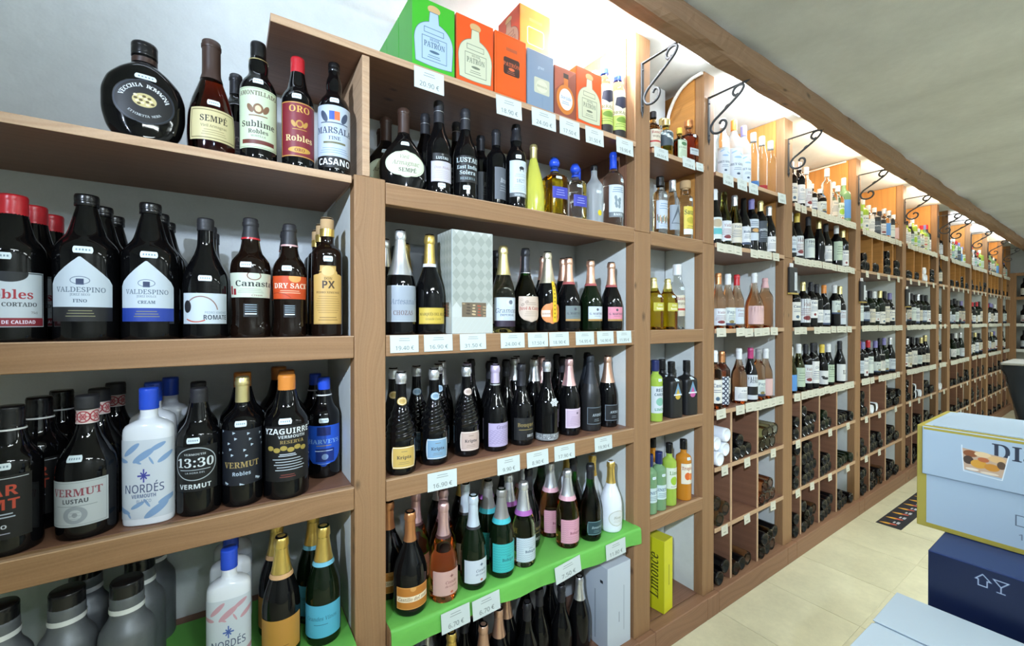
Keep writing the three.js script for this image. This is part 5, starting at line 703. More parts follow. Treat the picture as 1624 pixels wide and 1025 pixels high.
// leftmost bay, fifth level
[[-.40, -.13, 'at the left frame edge'], [-.315, -.125, 'second from left, nearest row'], [-.30, -.25, 'second from left, back row'], [-.20, -.10, 'third from left, nearest row'], [-.192, -.215, 'third from left, back row'], [-.18, -.325, 'third from left, against the wall']].forEach(([x, z, d]) => one('jug', 1, x, z, 0, `silver grey stoneware bottle with black cap, ${d}`, 'silver stoneware bottles'));
one('nordr', 1, 0, -.07, -8, 'flat white bottle with pink leaf print and blue cap'); one('nordr', 1, .004, -.17, -8, 'white blue capped bottle behind the pink leaf print one', 'pink leaf bottles'); one('nordr', 1, .01, -.28, -8, 'white blue capped bottle at back behind pink leaf one', 'pink leaf bottles');
one('chO', 1, .117, -.06, -4, 'sparkling bottle with gold foil and orange label'); one('chO', 1, .115, -.17, -4, 'gold foiled sparkling bottle behind the orange labelled one');
one('chB', 1, .222, -.06, -6, 'sparkling bottle with gold foil and sky blue label'); one('chB', 1, .212, -.17, -6, 'gold foiled sparkling bottle behind the sky blue labelled one');
// second bay, top: tall bottles next to the boxes
one('corr', 5, 1.325, -.04, 10, 'tall clear bottle with emblem label beside the last orange box'); one('corr', 5, 1.41, -.045, 12, 'tall clear bottle with emblem label next to the post'); one('corr', 5, 1.36, -.13, 10, 'pale tall bottle behind the two emblem labelled bottles'); one('corrT', 5, 1.26, -.2, 0, 'gold topped bottle peeking over the boxes, left one', 'gold topped bottles'); one('corrT', 5, 1.345, -.23, 0, 'gold topped bottle peeking over the boxes, right one', 'gold topped bottles');
// second bay, second level
one('armag', 4, .447, -.06, 12, 'squat flat black bottle with oval cream label'); one('armag', 4, .43, -.15, 8, 'flat black bottle behind the oval cream label one', 'flat black bottles'); one('armag', 4, .445, -.24, 8, 'flat black bottle furthest behind the oval label one', 'flat black bottles');
one('lust1', 4, .563, -.056, 14, 'tall black bottle with small pinkish square label'); one('lust1', 4, .57, -.16, 10, 'black bottle right behind the pinkish square label one');
one('lust2', 4, .672, -.056, 16, 'tall black bottle with large white lettering on glass'); one('lust2', 4, .69, -.16, 16, 'black bottle right behind the white lettered one');
stand(K.dkplain, 'slim dark bottle with grey label, left of a pair', 'bottle', .785, LY[4], -.15, 12); stand(K.dkplain, 'slim dark bottle with grey label, right of a pair', 'bottle', .812, LY[4], -.075, 16);
one('bull', 4, .872, -.05, 14, 'black bottle with pale blue label showing a small bull'); one('limon', 4, .961, -.055, 12, 'yellow liqueur bottle with gold top'); one('yblue', 4, 1.064, -.056, 14, 'square yellow bottle with blue stopper'); one('yblue', 4, 1.05, -.165, 14, 'yellow bottle with blue stopper, behind its twin');
one('cblue', 4, 1.170, -.053, 14, 'square clear bottle with blue stopper and blue label'); one('cblueT', 4, 1.262, -.14, 0, 'clear bottle with narrow blue cap, set back'); one('frost', 4, 1.276, -.052, 14, 'frosted cone bottle with black cap and yellow dot'); one('clearL', 4, 1.395, -.056, 16, 'tall clear bottle with blue foil beside the post');
// second bay, third level
one('c1', 3, .447, -.062, 14, 'sparkling bottle with silver foil and silver label by left post'); one('plainS', 3, .43, -.17, 0, 'silver foiled bottle behind the silver label one'); one('plainG', 3, .485, -.19, 0, 'gold foiled bottle tucked behind the silver label one');
one('c2', 3, .545, -.063, 14, 'sparkling bottle with gold foil and low yellow label'); one('gram', 3, .825, -.055, 12, 'pale sparkling bottle with white label right of checkered box'); one('jouet', 3, .930, -.064, 14, 'green sparkling bottle with black foil and beige shield label'); one('clic', 3, 1.031, -.058, 18, 'sparkling bottle with orange oval label and yellow ribbon');
one('plainD', 3, .86, -.16, 0, 'dark foiled bottle behind the white label sparkling bottle'); one('plainR', 3, .92, -.2, 0, 'pale foiled bottle behind the beige shield label one'); one('pk', 3, 1.00, -.18, 10, 'pink foiled bottle behind the shield label bottle'); one('plainR', 3, 1.10, -.17, 0, 'rose foiled bottle behind the yellow ribbon one');
one('m1', 3, 1.140, -.058, 14, 'dark sparkling bottle with grey square label'); one('plainR', 3, 1.2, -.16, 0, 'copper foiled bottle behind the grey square label one'); one('m2', 3, 1.266, -.062, 14, 'dark sparkling bottle with pale blue square label'); one('m3', 3, 1.388, -.06, 16, 'dark sparkling bottle with pink square label');
// second bay, fourth level
[['k1', .447, -.057, 'swirled dark bottle with yellow label and medallion'], ['k2', .568, -.082, 'swirled dark bottle with blue label and medallion'], ['k3', .699, -.100, 'swirled dark bottle with beige label and medallion'], ['lil', .813, -.092, 'dark sparkling bottle with lilac foil and lilac label'], ['bk', .935, -.098, 'black sparkling bottle with black and gold label'], ['snow', 1.049, -.085, 'dark sparkling bottle with white snowflake and pewter band'], ['pk', 1.180, -.100, 'dark sparkling bottle with pink foil and pale pink label'], ['bk2', 1.302, -.10, 'matt black sparkling bottle with dark framed label'], ['rg', 1.415, -.106, 'dark bottle with rose gold foil beside white side panel']].forEach(([k, x, z, l], i) => { const t = one(k, 2, x, z, 14, l); if (k === 'snow') { const geos = []; for (let a = 0; a < 3; a++) { const b = new THREE.BoxGeometry(.034, .005, .002); b.rotateZ(a * Math.PI / 3); geos.push(b); for (const s of [-1, 1]) { const c = new THREE.BoxGeometry(.011, .004, .002); c.rotateZ(Math.PI / 2); c.translate(s * .011, 0, 0); c.rotateZ(a * Math.PI / 3); geos.push(c); } } const m = mesh('snowflake', mergeGeometries(geos), C.white, t); m.position.set(.006, .152, .0455); m.rotation.x = -.12; } });
[['k1', .465, -.18], ['k2', .55, -.2], ['k2', .645, -.22], ['lil', .78, -.21], ['plainD', .87, -.2], ['plainD', .93, -.21], ['plainS', 1.0, -.22], ['plainS', 1.07, -.2], ['pk', 1.14, -.21], ['plainD', 1.21, -.2], ['plainD', 1.29, -.22], ['bk2', 1.37, -.21]].forEach(([k, x, z], i) => one(k, 2, x, z, 10, `dark sparkling bottle, ${ORD[i]} from left in back row of second bay's fourth shelf`, 'back row sparkling bottles'));
[['plainS', .7, -.31], ['plainD', .83, -.31], ['plainD', .97, -.31], ['plainS', 1.05, -.31], ['plainD', 1.17, -.31], ['plainD', 1.3, -.31]].forEach(([k, x, z], i) => one(k, 2, x, z, 10, `dark sparkling bottle against the wall, ${ORD[i]} from left, second bay's fourth shelf`, 'wall row sparkling bottles'));
// second bay, green shelf
const GY = LY[1] + .003; const gone = (k, x, z, turn, l, g) => stand(K[k], l, 'bottle', x, GY, z, face(x, turn), g);
[['o', .468, -.036, 'broad dark bottle with copper foil and copper label'], ['p', .578, -.03, 'rose sparkling bottle with pink foil and salmon label'], ['w', .688, -.03, 'dark bottle with pale foil and white label on green'], ['t', .803, -.033, 'dark sparkling bottle with turquoise label and collar'], ['v', .904, -.04, 'clear sparkling bottle with purple collar and white label'], ['r', 1.125, -.048, 'rose sparkling bottle with pink label and pink collar, front'], ['g', 1.238, -.034, 'green sparkling bottle with black foil and teal label'], ['wht', 1.362, -.037, 'white sparkling bottle with gold foil, front']].forEach(([k, x, z, l], i) => gone(k, x, z, 12, l));
[['o', .425, -.15, 'copper foiled bottle behind the copper labelled one'], ['p', .52, -.15, 'pink foiled bottle half hidden at left of green shelf'], ['p', .60, -.14, 'pink foiled bottle behind the salmon labelled one'], ['w', .70, -.14, 'pale foiled bottle behind the white labelled one'], ['t', .805, -.13, 'grey foiled bottle behind the turquoise labelled one'], ['v', .905, -.135, 'silver foiled bottle with purple collar in second row'], ['bk', .99, -.13, 'dark bottle with grey label between clear and rose ones'], ['r', 1.121, -.15, 'rose sparkling bottle with pink label in second row'], ['g', 1.24, -.14, 'dark foiled green bottle in second row'], ['wht', 1.36, -.145, 'white gold foiled bottle in second row']].forEach(([k, x, z, l]) => gone(k, x, z, 12, l));
[['plainS', .66, -.25], ['plainG', .76, -.25], ['v', .86, -.24], ['plainD', .95, -.25], ['r', 1.05, -.25], ['g', 1.15, -.25], ['wht', 1.3, -.25]].forEach(([k, x, z], i) => gone(k, x, z, 12, `sparkling bottle, ${ORD[i]} from left in third row of the green shelf`, 'third row on the green shelf'));
// second bay, floor level under the cover
const low = [['plainS', .43, -.07], ['plainG', .53, -.08], ['plainG', .64, -.1], ['plainS', .59, -.2], ['plainD', .72, -.16], ['plainR', .75, -.07], ['plainR', .84, -.11], ['plainR', .92, -.18], ['plainD', .95, -.08], ['plainD', 1.04, -.12], ['plainD', 1.13, -.09], ['plainS', 1.23, -.09], ['plainD', 1.16, -.2], ['plainD', 1.05, -.23], ['plainD', .82, -.24], ['plainR', .7, -.27]];
low.sort((a, b) => a[1] - b[1]).forEach(([k, x, z], i) => stand(K[k], `dark foil topped bottle, ${i < 14 ? ORD[i] : ['fifteenth', 'sixteenth'][i - 14]} from left, under the green cover on the floor shelf`, 'bottle', x, LY[0], z, 10, 'dark bottles under the green cover'));

// ---------------------------------------------------------------- narrow third bay
def('tiki', { h: .19, r: .034, nr: .0155, prof: 'spirit', glass: M.yellow, cap: { mat: C.goldPale, base: .84, r: .019 }, labels: [L_('tiki', .3, .72, 200)] });
def('tikiT', { h: .255, r: .034, nr: .0165, prof: 'spirit', glass: M.yellow, cap: { mat: C.goldPale, base: .86, r: .02 }, labels: [L_('tiki', .3, .6, 200), L_('town', .76, .86, 170)] });
def('oliv', { h: .175, r: .03, nr: .012, prof: 'spirit', sq: 4, glass: M.oliveGlass, cap: { mat: C.yellowP, base: .84 }, labels: [L_('olivelab', .08, .62, 120)] });
def('brownsq', { h: .235, r: .038, nr: .0145, prof: 'spirit', sq: 6, glass: M.amber, cap: { kind: 'cork', mat: C.copper, base: .84, r: .021 }, labels: [L_('altos', .22, .36, 80), stick(.6)] });
def('redlab', { h: .2, r: .034, prof: 'spirit', glass: M.amber, cap: { mat: C.mattblack, base: .86 }, labels: [L_('rivera', .14, .55, 130)] });
def('townB', { h: .277, r: .034, nr: .015, prof: 'tall', glass: M.clear, cap: { mat: C.black, base: .84, r: .0185 }, labels: [L_('town', .10, .58, 150), stick(.63)] });
def('silverB', { h: .279, r: .033, nr: .0135, prof: 'valde', glass: M.clear, cap: { mat: C.silver, base: .80, r: .016 }, labels: [L_('silvertri', .12, .55, 140)] });
def('sauz', { h: .295, r: .036, nr: .0145, prof: 'tall', glass: M.clear, cap: { kind: 'cork', mat: M.cork, base: .85, r: .026 }, labels: [L_('sauza', .08, .55, 120), stick(.64)] });
def('gran', { h: .246, r: .041, nr: .0135, prof: 'valde', sq: 3, glass: M.yellow, cap: { kind: 'foil', mat: C.goldPale, base: .80 }, labels: [L_('sauzaW', .36, .52, 90), stick(.62)] });
def('rivB', { h: .331, r: .038, nr: .017, prof: 'valde', glass: M.clear, cap: { mat: C.white, base: .83, r: .0215 }, labels: [L_('rivera', .2, .52, 130), stick(.6)] });
def('gy', { h: .283, r: .033, nr: .0145, prof: 'tall', glass: M.lime, cap: { mat: C.navy, base: .82, r: .0175 }, labels: [L_('licor', .14, .58, 150), stick(.66)] });
for (const [k, a] of [['bkY', 'triY'], ['bkP', 'triP']]) def(k, { h: .268, r: .041, nr: .0155, prof: 'spirit', sq: 6, glass: M.matteBlack, cap: { mat: C.black, base: .80, r: .0178 }, labels: [L_(a, .33, .64, 70), stick(.66)] });
def('gr', { h: .268, r: .034, nr: .0145, prof: 'tall', glass: M.mint, cap: { mat: C.navy, base: .80, r: .0172 }, labels: [L_('mintlab', .2, .45, 150), stick(.6)] });
def('limeB', { h: .295, r: .034, nr: .014, prof: 'tall', glass: M.lime, cap: { mat: C.black, base: .84, r: .0168 }, labels: [L_('limelab', .28, .62, 130)] });
def('orB', { h: .295, r: .038, nr: .0145, prof: 'tall', glass: M.orangeLiq, cap: { mat: C.black, base: .84, r: .0175 }, labels: [L_('peach', .28, .62, 120), stick(.68)] });
const n3 = (k, l, x, z, turn, label, g) => stand(K[k], label, 'bottle', x, l === 5 ? TOPY[3] : LY[l], z, -14 + turn * 7 % 9, g);
n3('redlab', 5, 1.655, -.05, 12, 'brown bottle with red label on top of narrow bay'); n3('tiki', 5, 1.752, -.05, 12, 'yellow bottle with busy grey print on narrow bay top'); n3('tikiT', 5, 1.765, -.14, 12, 'taller printed bottle behind the busy grey print one'); n3('tikiT', 5, 1.85, -.14, 12, 'gold capped printed bottle at back of narrow bay top'); n3('oliv', 5, 1.858, -.048, 14, 'small square olive bottle with pale green label'); n3('brownsq', 5, 1.935, -.052, 10, 'square amber bottle with copper stopper by the arched panel');
n3('townB', 4, 1.703, -.046, 14, 'clear bottle with black cap and blue townscape label'); n3('silverB', 4, 1.798, -.045, 14, 'clear ribbed bottle with silver cap'); n3('sauz', 4, 1.905, -.048, 14, 'clear bottle with yellow label and wide cork stopper'); n3('townB', 4, 1.645, -.14, 14, 'clear black capped bottle behind the townscape label one');
n3('gran', 3, 1.775, -.055, 10, 'golden yellow bottle with gold top, front of narrow bay'); n3('gran', 3, 1.675, -.06, 10, 'golden yellow bottle beside the left post'); n3('rivB', 3, 1.915, -.1, 12, 'clear bottle with white cap and red striped label');
n3('gy', 2, 1.67, -.045, 12, 'lime yellow bottle with navy cap and white label'); n3('bkY', 2, 1.805, -.055, 10, 'square black bottle with yellow triangle label'); n3('bkP', 2, 1.925, -.052, 12, 'square black bottle with pink triangle label'); n3('bkY', 2, 1.77, -.15, 10, 'square black bottle behind the lime yellow one', 'black square bottles at back'); n3('bkP', 2, 1.875, -.16, 10, 'square black bottle behind the two triangle label ones', 'black square bottles at back');
n3('gr', 1, 1.703, -.05, 12, 'pale green bottle with navy cap, right of two'); n3('gr', 1, 1.635, -.05, 12, 'pale green bottle with navy cap, next to post'); n3('limeB', 1, 1.79, -.055, 12, 'lime green bottle with black cap, front'); n3('orB', 1, 1.905, -.055, 12, 'orange liqueur bottle with black cap, front'); n3('limeB', 1, 1.70, -.15, 12, 'lime green bottle with black cap at back'); n3('orB', 1, 1.80, -.16, 12, 'orange liqueur bottle with black cap at back');

// ---------------------------------------------------------------- wines and spirits of the farther bays
const far = (o) => makeBottle({ name: 'wine_bottle', seg: 18, h: .30, r: .0375, ...o });
const capMat = { gold: C.goldPale, white: C.white, black: C.mattblack, blue: C.purple, red: C.red, copper: C.copper, silver: C.silver, magenta: C.magenta, pink: C.pinkP, yellow: C.yellowP, orange: C.orange, grey: C.grey };
const farCache = {};
const LABNAME = { teallab: 'teal', photo: 'photo', darklab: 'dark', diamond: 'diamond patterned', bluelab: 'blue', pinklab2: 'pink', halfblack: 'black and white', li: 'white', bird: 'white bird', sagelab: 'sage green', vodka: 'pale blue', licor: 'pale', limelab: 'green', rivera: 'cream' };
function wine(cap, label, glass = 'black', prof = 'burg', y0 = .12, y1 = .46, h = .30, extra = {}) { const k = [cap, label, glass, prof, y0, y1, h, JSON.stringify(extra)].join(); return farCache[k] ??= far({ h, prof, glass: M[glass], cap: cap ? { kind: extra.kind ?? 'foil', mat: capMat[cap], base: extra.base ?? .80 } : undefined, labels: label ? [L_(label, y0, y1, extra.span ?? 140)] : [], r: extra.r ?? .0375, sq: extra.sq ?? 2, nr: extra.nr ?? .0145 }); }
const LVN = { 5: 'top', 4: 'second', 3: 'third', 2: 'fourth' };
const GLN = { black: 'dark', darkGreen: 'dark green', rose: 'rose', clear: 'clear', whiteWine: 'pale', oliveGlass: 'olive', frosted: 'frosted', amber: 'amber', mint: 'pale green', lime: 'green', matteBlack: 'black', yellow: 'yellow', whiteCeramic: 'white', darkBrown: 'brown' };
function rowOf(b, l, list, kind = 'wine') {                  // list: [x, z, cap, label, glass, prof, y0, y1, h, extra]
  list.sort((p, q) => p[0] - q[0]);
  list.forEach((p, i) => { const [x, z, cap, label, glass = 'black', ...rest] = p; stand(wine(cap, label, glass, ...rest), `${GLN[glass]} ${kind} bottle${cap ? `, ${cap} top` : ''}, ${ORD[i] ?? 'last'} from left, ${LVN[l]} shelf of ${BAYN[b]} bay`, 'bottle', x, l === 5 ? TOPY[b] : LY[l], z, -32 + (i * 5) % 13, `bottles on ${LVN[l]} shelf of ${BAYN[b]} bay`); });
}
const f0 = -.048;
const sp = (h, r, o = {}) => [.1, .5, h, { kind: 'screw', base: .84, r, ...o }];
rowOf(4, 5, [[2.245, -.05, 'white', 'vodka', 'clear', 'goose', .06, .5, .33, { kind: 'screw', base: .84, r: .036 }], [2.36, -.05, 'orange', 'vodka', 'frosted', 'goose', .05, .52, .352, { kind: 'screw', base: .83, r: .044, span: 150 }], [2.462, -.048, 'blue', 'vodka', 'frosted', 'goose', .05, .5, .345, { kind: 'screw', base: .83, r: .038, span: 150 }], [2.575, -.05, 'white', 'bluelab', 'clear', 'valde', .01, .14, .335, { kind: 'screw', base: .84, r: .03, span: 350 }], [2.675, -.05, 'white', 'redbase', 'clear', 'valde', .01, .12, .338, { kind: 'screw', base: .84, r: .03, span: 350 }], [2.78, -.05, 'white', '', 'clear', 'valde', .1, .4, .335, { kind: 'screw', base: .84, r: .034 }]], 'spirit');
rowOf(4, 4, [[2.165, f0, 'white', 'teallab', 'black', 'burg', .1, .48], [2.259, f0, '', 'w0', 'oliveGlass', 'burg', .1, .46], [2.366, f0, 'silver', 'w3', 'oliveGlass', 'burg', .1, .46], [2.462, f0, '', 'w8', 'black', 'burg', .1, .44], [2.551, f0, 'blue', 'photo', 'black', 'bord', .2, .6, .31], [2.655, f0, 'gold', 'darklab', 'black', 'bord', .2, .6, .315], [2.76, f0, 'silver', 'w6', 'black', 'burg', .06, .36], [2.3, -.16, 'gold', 'w1'], [2.45, -.16, 'black', 'w2'], [2.68, -.17, 'silver', 'w5']]);
rowOf(4, 3, [[2.205, f0, 'copper', 'w0', 'rose', 'burg', .06, .36, .30], [2.3, f0, 'white', 'w4', 'rose', 'burg', .06, .38, .302], [2.392, f0, 'red', 'w1', 'rose', 'burg', .08, .38, .303], [2.585, f0, 'white', 'pinklab2', 'rose', 'fat', .07, .4, .325, { r: .05, base: .82 }], [2.715, f0, 'pink', '', 'rose', 'valde', .1, .4, .302, { r: .043 }]]);
rowOf(4, 2, [[2.17, f0, 'white', 'w2', 'rose', 'bord', .1, .5, .31], [2.262, -.06, 'copper', 'diamond', 'rose', 'bord', .04, .55, .30, { span: 200 }], [2.345, -.1, '', 'w3', 'amber', 'bord', .2, .5, .29], [2.44, -.06, 'white', 'w6', 'rose', 'burg', .05, .3, .31, { r: .043 }], [2.545, f0, 'magenta', 'halfblack', 'black', 'burg', .04, .5, .31], [2.635, f0, 'grey', 'w4', 'rose', 'bord', .08, .4], [2.725, f0, 'white', 'pinklab2', 'rose', 'burg', .06, .4, .30], [2.36, -.18, 'magenta', 'w5', 'black'], [2.3, -.2, 'silver', 'w5', 'black']]);
rowOf(5, 5, [[3.06, -.05, 'white', 'w2', 'darkBrown', 'bord', ...sp(.29, .034)], [3.17, -.05, 'silver', 'w6', 'black', 'bord', ...sp(.31, .036)], [3.28, -.05, 'white', 'w0', 'clear', 'spirit', ...sp(.3, .034)], [3.36, -.05, 'white', 'w8', 'darkBrown', 'spirit', ...sp(.2, .036)], [3.5, -.05, 'white', 'w4', 'darkBrown', 'spirit', ...sp(.19, .04)], [3.62, -.05, 'white', '', 'clear', 'tall', ...sp(.36, .034)], [3.73, -.05, 'white', 'w3', 'clear', 'spirit', ...sp(.28, .033)], [3.82, -.05, 'white', 'limelab', 'clear', 'spirit', ...sp(.27, .04)], [3.93, -.05, 'white', 'bluelab', 'mint', 'spirit', ...sp(.35, .045)]], 'spirit');
rowOf(5, 4, [[3.04, f0, 'white', 'w9'], [3.14, f0, 'yellow', 'w0', 'black', 'burg', .08, .5, .31], [3.31, f0, 'black', 'w12', 'black', 'burg', .08, .5, .31], [3.48, f0, 'gold', '', 'black', 'burg', .1, .4, .31], [3.6, f0, 'black', 'w6', 'black', 'burg', .08, .45, .3], [3.79, f0, 'white', 'sagelab', 'black', 'bord', .15, .6, .31], [3.91, f0, 'gold', 'w14', 'black', 'bord', .05, .45, .29], [3.22, -.16, 'gold', 'w3'], [3.42, -.16, 'gold', 'w5']]);
rowOf(5, 3, [[3.1, f0, 'black', 'w2', 'black', 'bord', .15, .55], [3.23, f0, 'gold', 'w0', 'black', 'bord', .1, .62, .305, { r: .044, span: 160 }], [3.36, f0, 'black', 'w14', 'black', 'bord', .2, .6, .31], [3.45, f0, 'black', 'w6', 'black', 'bord', .1, .4, .3], [3.57, f0, 'orange', 'w8', 'black', 'burg', .05, .4, .3], [3.76, f0, 'white', 'w4', 'black', 'bord', .3, .62, .31], [3.86, f0, 'gold', 'w1', 'black', 'burg', .05, .4, .305], [3.3, -.16, 'black', 'w3'], [3.66, -.17, 'black', 'w9']]);
rowOf(5, 2, [[3.05, f0, 'white', 'bluelab', 'oliveGlass', 'burg', .05, .4], [3.17, f0, 'white', 'sagelab', 'oliveGlass', 'burg', .1, .5, .315], [3.28, f0, 'black', 'w0', 'black', 'bord', .15, .55, .31], [3.39, f0, 'black', 'w6', 'black', 'bord', .12, .6, .315], [3.54, f0, 'yellow', 'bird', 'black', 'burg', .06, .38], [3.65, f0, 'white', 'sagelab', 'black', 'burg', .08, .5, .3], [3.86, f0, 'black', 'li', 'black', 'burg', .05, .45, .315], [3.2, -.17, 'black', 'w3'], [3.35, -.17, 'black', 'w4'], [3.75, -.17, 'black', 'w5']]);
// bays beyond: rows drawn from seeded choices
seed = 2024;
function randomRow(b, l, n, z0 = f0, tall = 0) {
  const [x0, x1] = BX[b], list = [];
  for (let i = 0; i < n; i++) { const x = x0 + .06 + (x1 - x0 - .16) * (i + rr(.3, .7)) / n; list.push([x, z0 + rr(-.01, 0), pick(['black', 'black', 'black', 'gold', 'white', 'red', 'silver', 'blue']), 'w' + Math.floor(rnd() * 22), pick(['black', 'black', 'black', 'darkGreen']), pick(['burg', 'bord', 'bord']), pick([.06, .1, .14]), pick([.4, .48, .56]), tall || pick([.295, .305, .315])]); }
  for (let i = 0; i < n - 1; i++) if (rnd() < .6) list.push([x0 + .08 + (x1 - x0 - .2) * (i + .9) / n, -.16, pick(['black', 'black', 'gold', 'red']), 'w' + Math.floor(rnd() * 22), 'black', 'burg', .12, .46, tall || .3]);
  rowOf(b, l, list);
}
function randomSpirits(b, n, z0 = -.055) {
  const [x0, x1] = BX[b], list = [];
  for (let i = 0; i < n; i++) { const x = x0 + .07 + (x1 - x0 - .15) * (i + rr(.35, .65)) / n; list.push([x, z0, pick(['white', 'white', 'silver', 'black', 'blue', 'red']), pick(['w0', 'w6', 'w4', 'licor', 'rivera', 'bluelab', 'limelab', 'sagelab', 'darklab']), pick(['clear', 'clear', 'mint', 'lime', 'clear', 'matteBlack', 'amber', 'whiteCeramic']), pick(['spirit', 'tall', 'spirit', 'valde']), .1, pick([.45, .55]), rr(.22, .3), { kind: 'screw', base: .84, r: rr(.034, .042), sq: pick([2, 2, 5]) }]); }
  rowOf(b, 5, list, 'spirit');
}
rowOf(6, 5, [[4.22, -.05, 'silver', 'limelab', 'lime', 'valde', ...sp(.3, .034)], [4.33, -.05, 'white', 'w2', 'lime', 'spirit', ...sp(.27, .04)], [4.46, -.05, 'white', 'w6', 'clear', 'spirit', ...sp(.24, .042)], [4.6, -.05, 'white', 'darklab', 'matteBlack', 'spirit', ...sp(.24, .045)], [4.73, -.05, 'black', 'w0', 'matteBlack', 'spirit', ...sp(.23, .045)], [4.85, -.05, 'silver', 'bluelab', 'clear', 'spirit', ...sp(.27, .045)], [4.98, -.05, 'silver', 'w12', 'matteBlack', 'tall', ...sp(.27, .042)], [5.1, -.05, 'white', 'pinklab2', 'clear', 'spirit', ...sp(.25, .04)]], 'spirit');
randomRow(6, 3, 7); randomRow(6, 2, 7); randomSpirits(7, 9); randomRow(7, 3, 7); randomRow(7, 2, 6);
rowOf(8, 5, [[6.52, -.05, 'silver', 'w3', 'amber', 'tall', ...sp(.28, .036)], [6.65, -.05, 'black', 'w1', 'darkBrown', 'spirit', ...sp(.26, .038)]], 'spirit'); randomRow(8, 4, 2, f0, .285); randomRow(8, 3, 2); randomRow(8, 2, 2);
for (const b of [9, 10, 11]) { randomSpirits(b, 6); randomRow(b, 3, 5); randomRow(b, 2, 4); } randomSpirits(12, 3); randomRow(12, 3, 2); randomRow(12, 2, 2);

// ---------------------------------------------------------------- bottles lying in the bins, bases outwards
const LIE = { dark: far({ name: 'lying_bottle', glass: M.black, cap: { kind: 'foil', mat: C.mattblack } }), green: far({ name: 'lying_bottle', glass: M.darkGreen, prof: 'burg' }), white: far({ name: 'lying_bottle', glass: M.whiteCeramic, prof: 'burg' }), glass: far({ name: 'lying_bottle', glass: M.whiteWine, prof: 'burg' }), rose: far({ name: 'lying_bottle', glass: M.rose, prof: 'burg' }), amber: far({ name: 'lying_bottle', glass: M.amber, prof: 'bord', labels: [L_('w3', .1, .5, 140)] }) };
const LIEN = { dark: 'dark', green: 'dark green', white: 'white', glass: 'clear glass', rose: 'rose', amber: 'amber' };
const farLying = [];
function pile(b, x0, x1, y, n, kinds, where, room = .28) {
  const r = .0379, w = x1 - x0 - .018, m = Math.max(1, Math.floor(w / (2 * r))), slack = w - m * 2 * r, spots = [];
  for (let row = 0, i = 0; i < n && row < 40; row++) {
    const odd = row % 2, yy = m === 1 ? r + row * Math.max(Math.sqrt(Math.max(0, 4 * r * r - slack * slack)), r * 1.02) : r + row * r * 1.735; if (yy + r > room) break;
    for (let k = 0, c = m > 1 && odd && slack < r ? m - 1 : m; k < c && i < n; k++, i++) spots.push([x0 + .009 + r + (m === 1 ? (odd ? slack : 0) : k * 2 * r + (odd ? r : 0)), y + yy + .0006]);
  }
  spots.forEach(([x, yy], i) => { const kind = kinds[i % kinds.length], z = .006 - ((i * 37) % 11) * .002; if (b >= 9) farLying.push([x, yy, z]); else lay(LIE[kind], `${LIEN[kind]} bottle lying base outwards in ${where} of ${BAYN[b]} bay`, 'bottle', x, yy, z, (i * 1.3) % 6.28, `${LIEN[kind]} lying bottles, ${where} of ${BAYN[b]} bay`); });
}
const floors = [BIN[0], BIN[1], LY[0]], RN = ['upper', 'middle', 'lower'];
const colName = (k, n) => n === 1 ? 'single' : n === 2 ? ['left', 'right'][k] : n === 3 ? ['left', 'centre', 'right'][k] : ['far left', 'centre left', 'centre right', 'far right'][k];
const PILES = { 4: [[[4, 'white'], [4, 'dark'], [6, 'glass']], [[3, 'glass'], [0], [5, 'rose']], [[2, 'dark'], [3, 'amber', 'dark', 'glass'], [6, 'glass', 'dark']]], 5: [[[2, 'dark'], [7, 'dark'], [4, 'dark', 'green'], [4, 'dark']], [[4, 'dark'], [11, 'dark'], [5, 'dark'], [4, 'green']], [[2, 'dark'], [7, 'dark', 'glass'], [6, 'dark'], [5, 'dark']]], 6: [[[4, 'dark'], [3, 'white', 'dark'], [11, 'dark']], [[3, 'dark'], [7, 'dark'], [8, 'dark']], [[5, 'dark'], [8, 'dark', 'glass'], [8, 'dark']]], 7: [[[4, 'dark'], [6, 'dark', 'white'], [9, 'dark']], [[4, 'dark'], [9, 'dark'], [9, 'dark']], [[4, 'dark'], [8, 'dark'], [8, 'dark']]], 8: [[[2, 'white']], [[3, 'dark']], [[3, 'dark']]], 9: [[[4, 'dark'], [5, 'dark'], [7, 'dark']], [[4, 'dark'], [6, 'dark'], [4, 'dark']], [[4, 'dark'], [6, 'dark'], [4, 'dark']]], 10: [[[4, 'dark'], [5, 'dark'], [5, 'dark']], [[7, 'dark'], [7, 'dark'], [4, 'dark']], [[4, 'dark'], [4, 'dark'], [4, 'dark']]], 11: [[[4, 'dark'], [5, 'dark'], [7, 'dark']], [[7, 'dark'], [6, 'dark'], [5, 'dark']], [[4, 'dark'], [4, 'dark'], [4, 'dark']]], 12: [[[4, 'dark'], [4, 'dark']], [[4, 'dark'], [4, 'dark']], [[3, 'dark'], [3, 'dark']]] };
for (const [b, rows] of Object.entries(PILES)) { const cols = [BX[b][0], ...DIV[b], BX[b][1]]; rows.forEach((row, ri) => row.forEach(([n, ...kinds], k) => { if (n) pile(+b, cols[k], cols[k + 1], floors[ri], n, kinds, `${RN[ri]} ${colName(k, cols.length - 1)} bin`, [.27, .29, .286][ri]); })); }
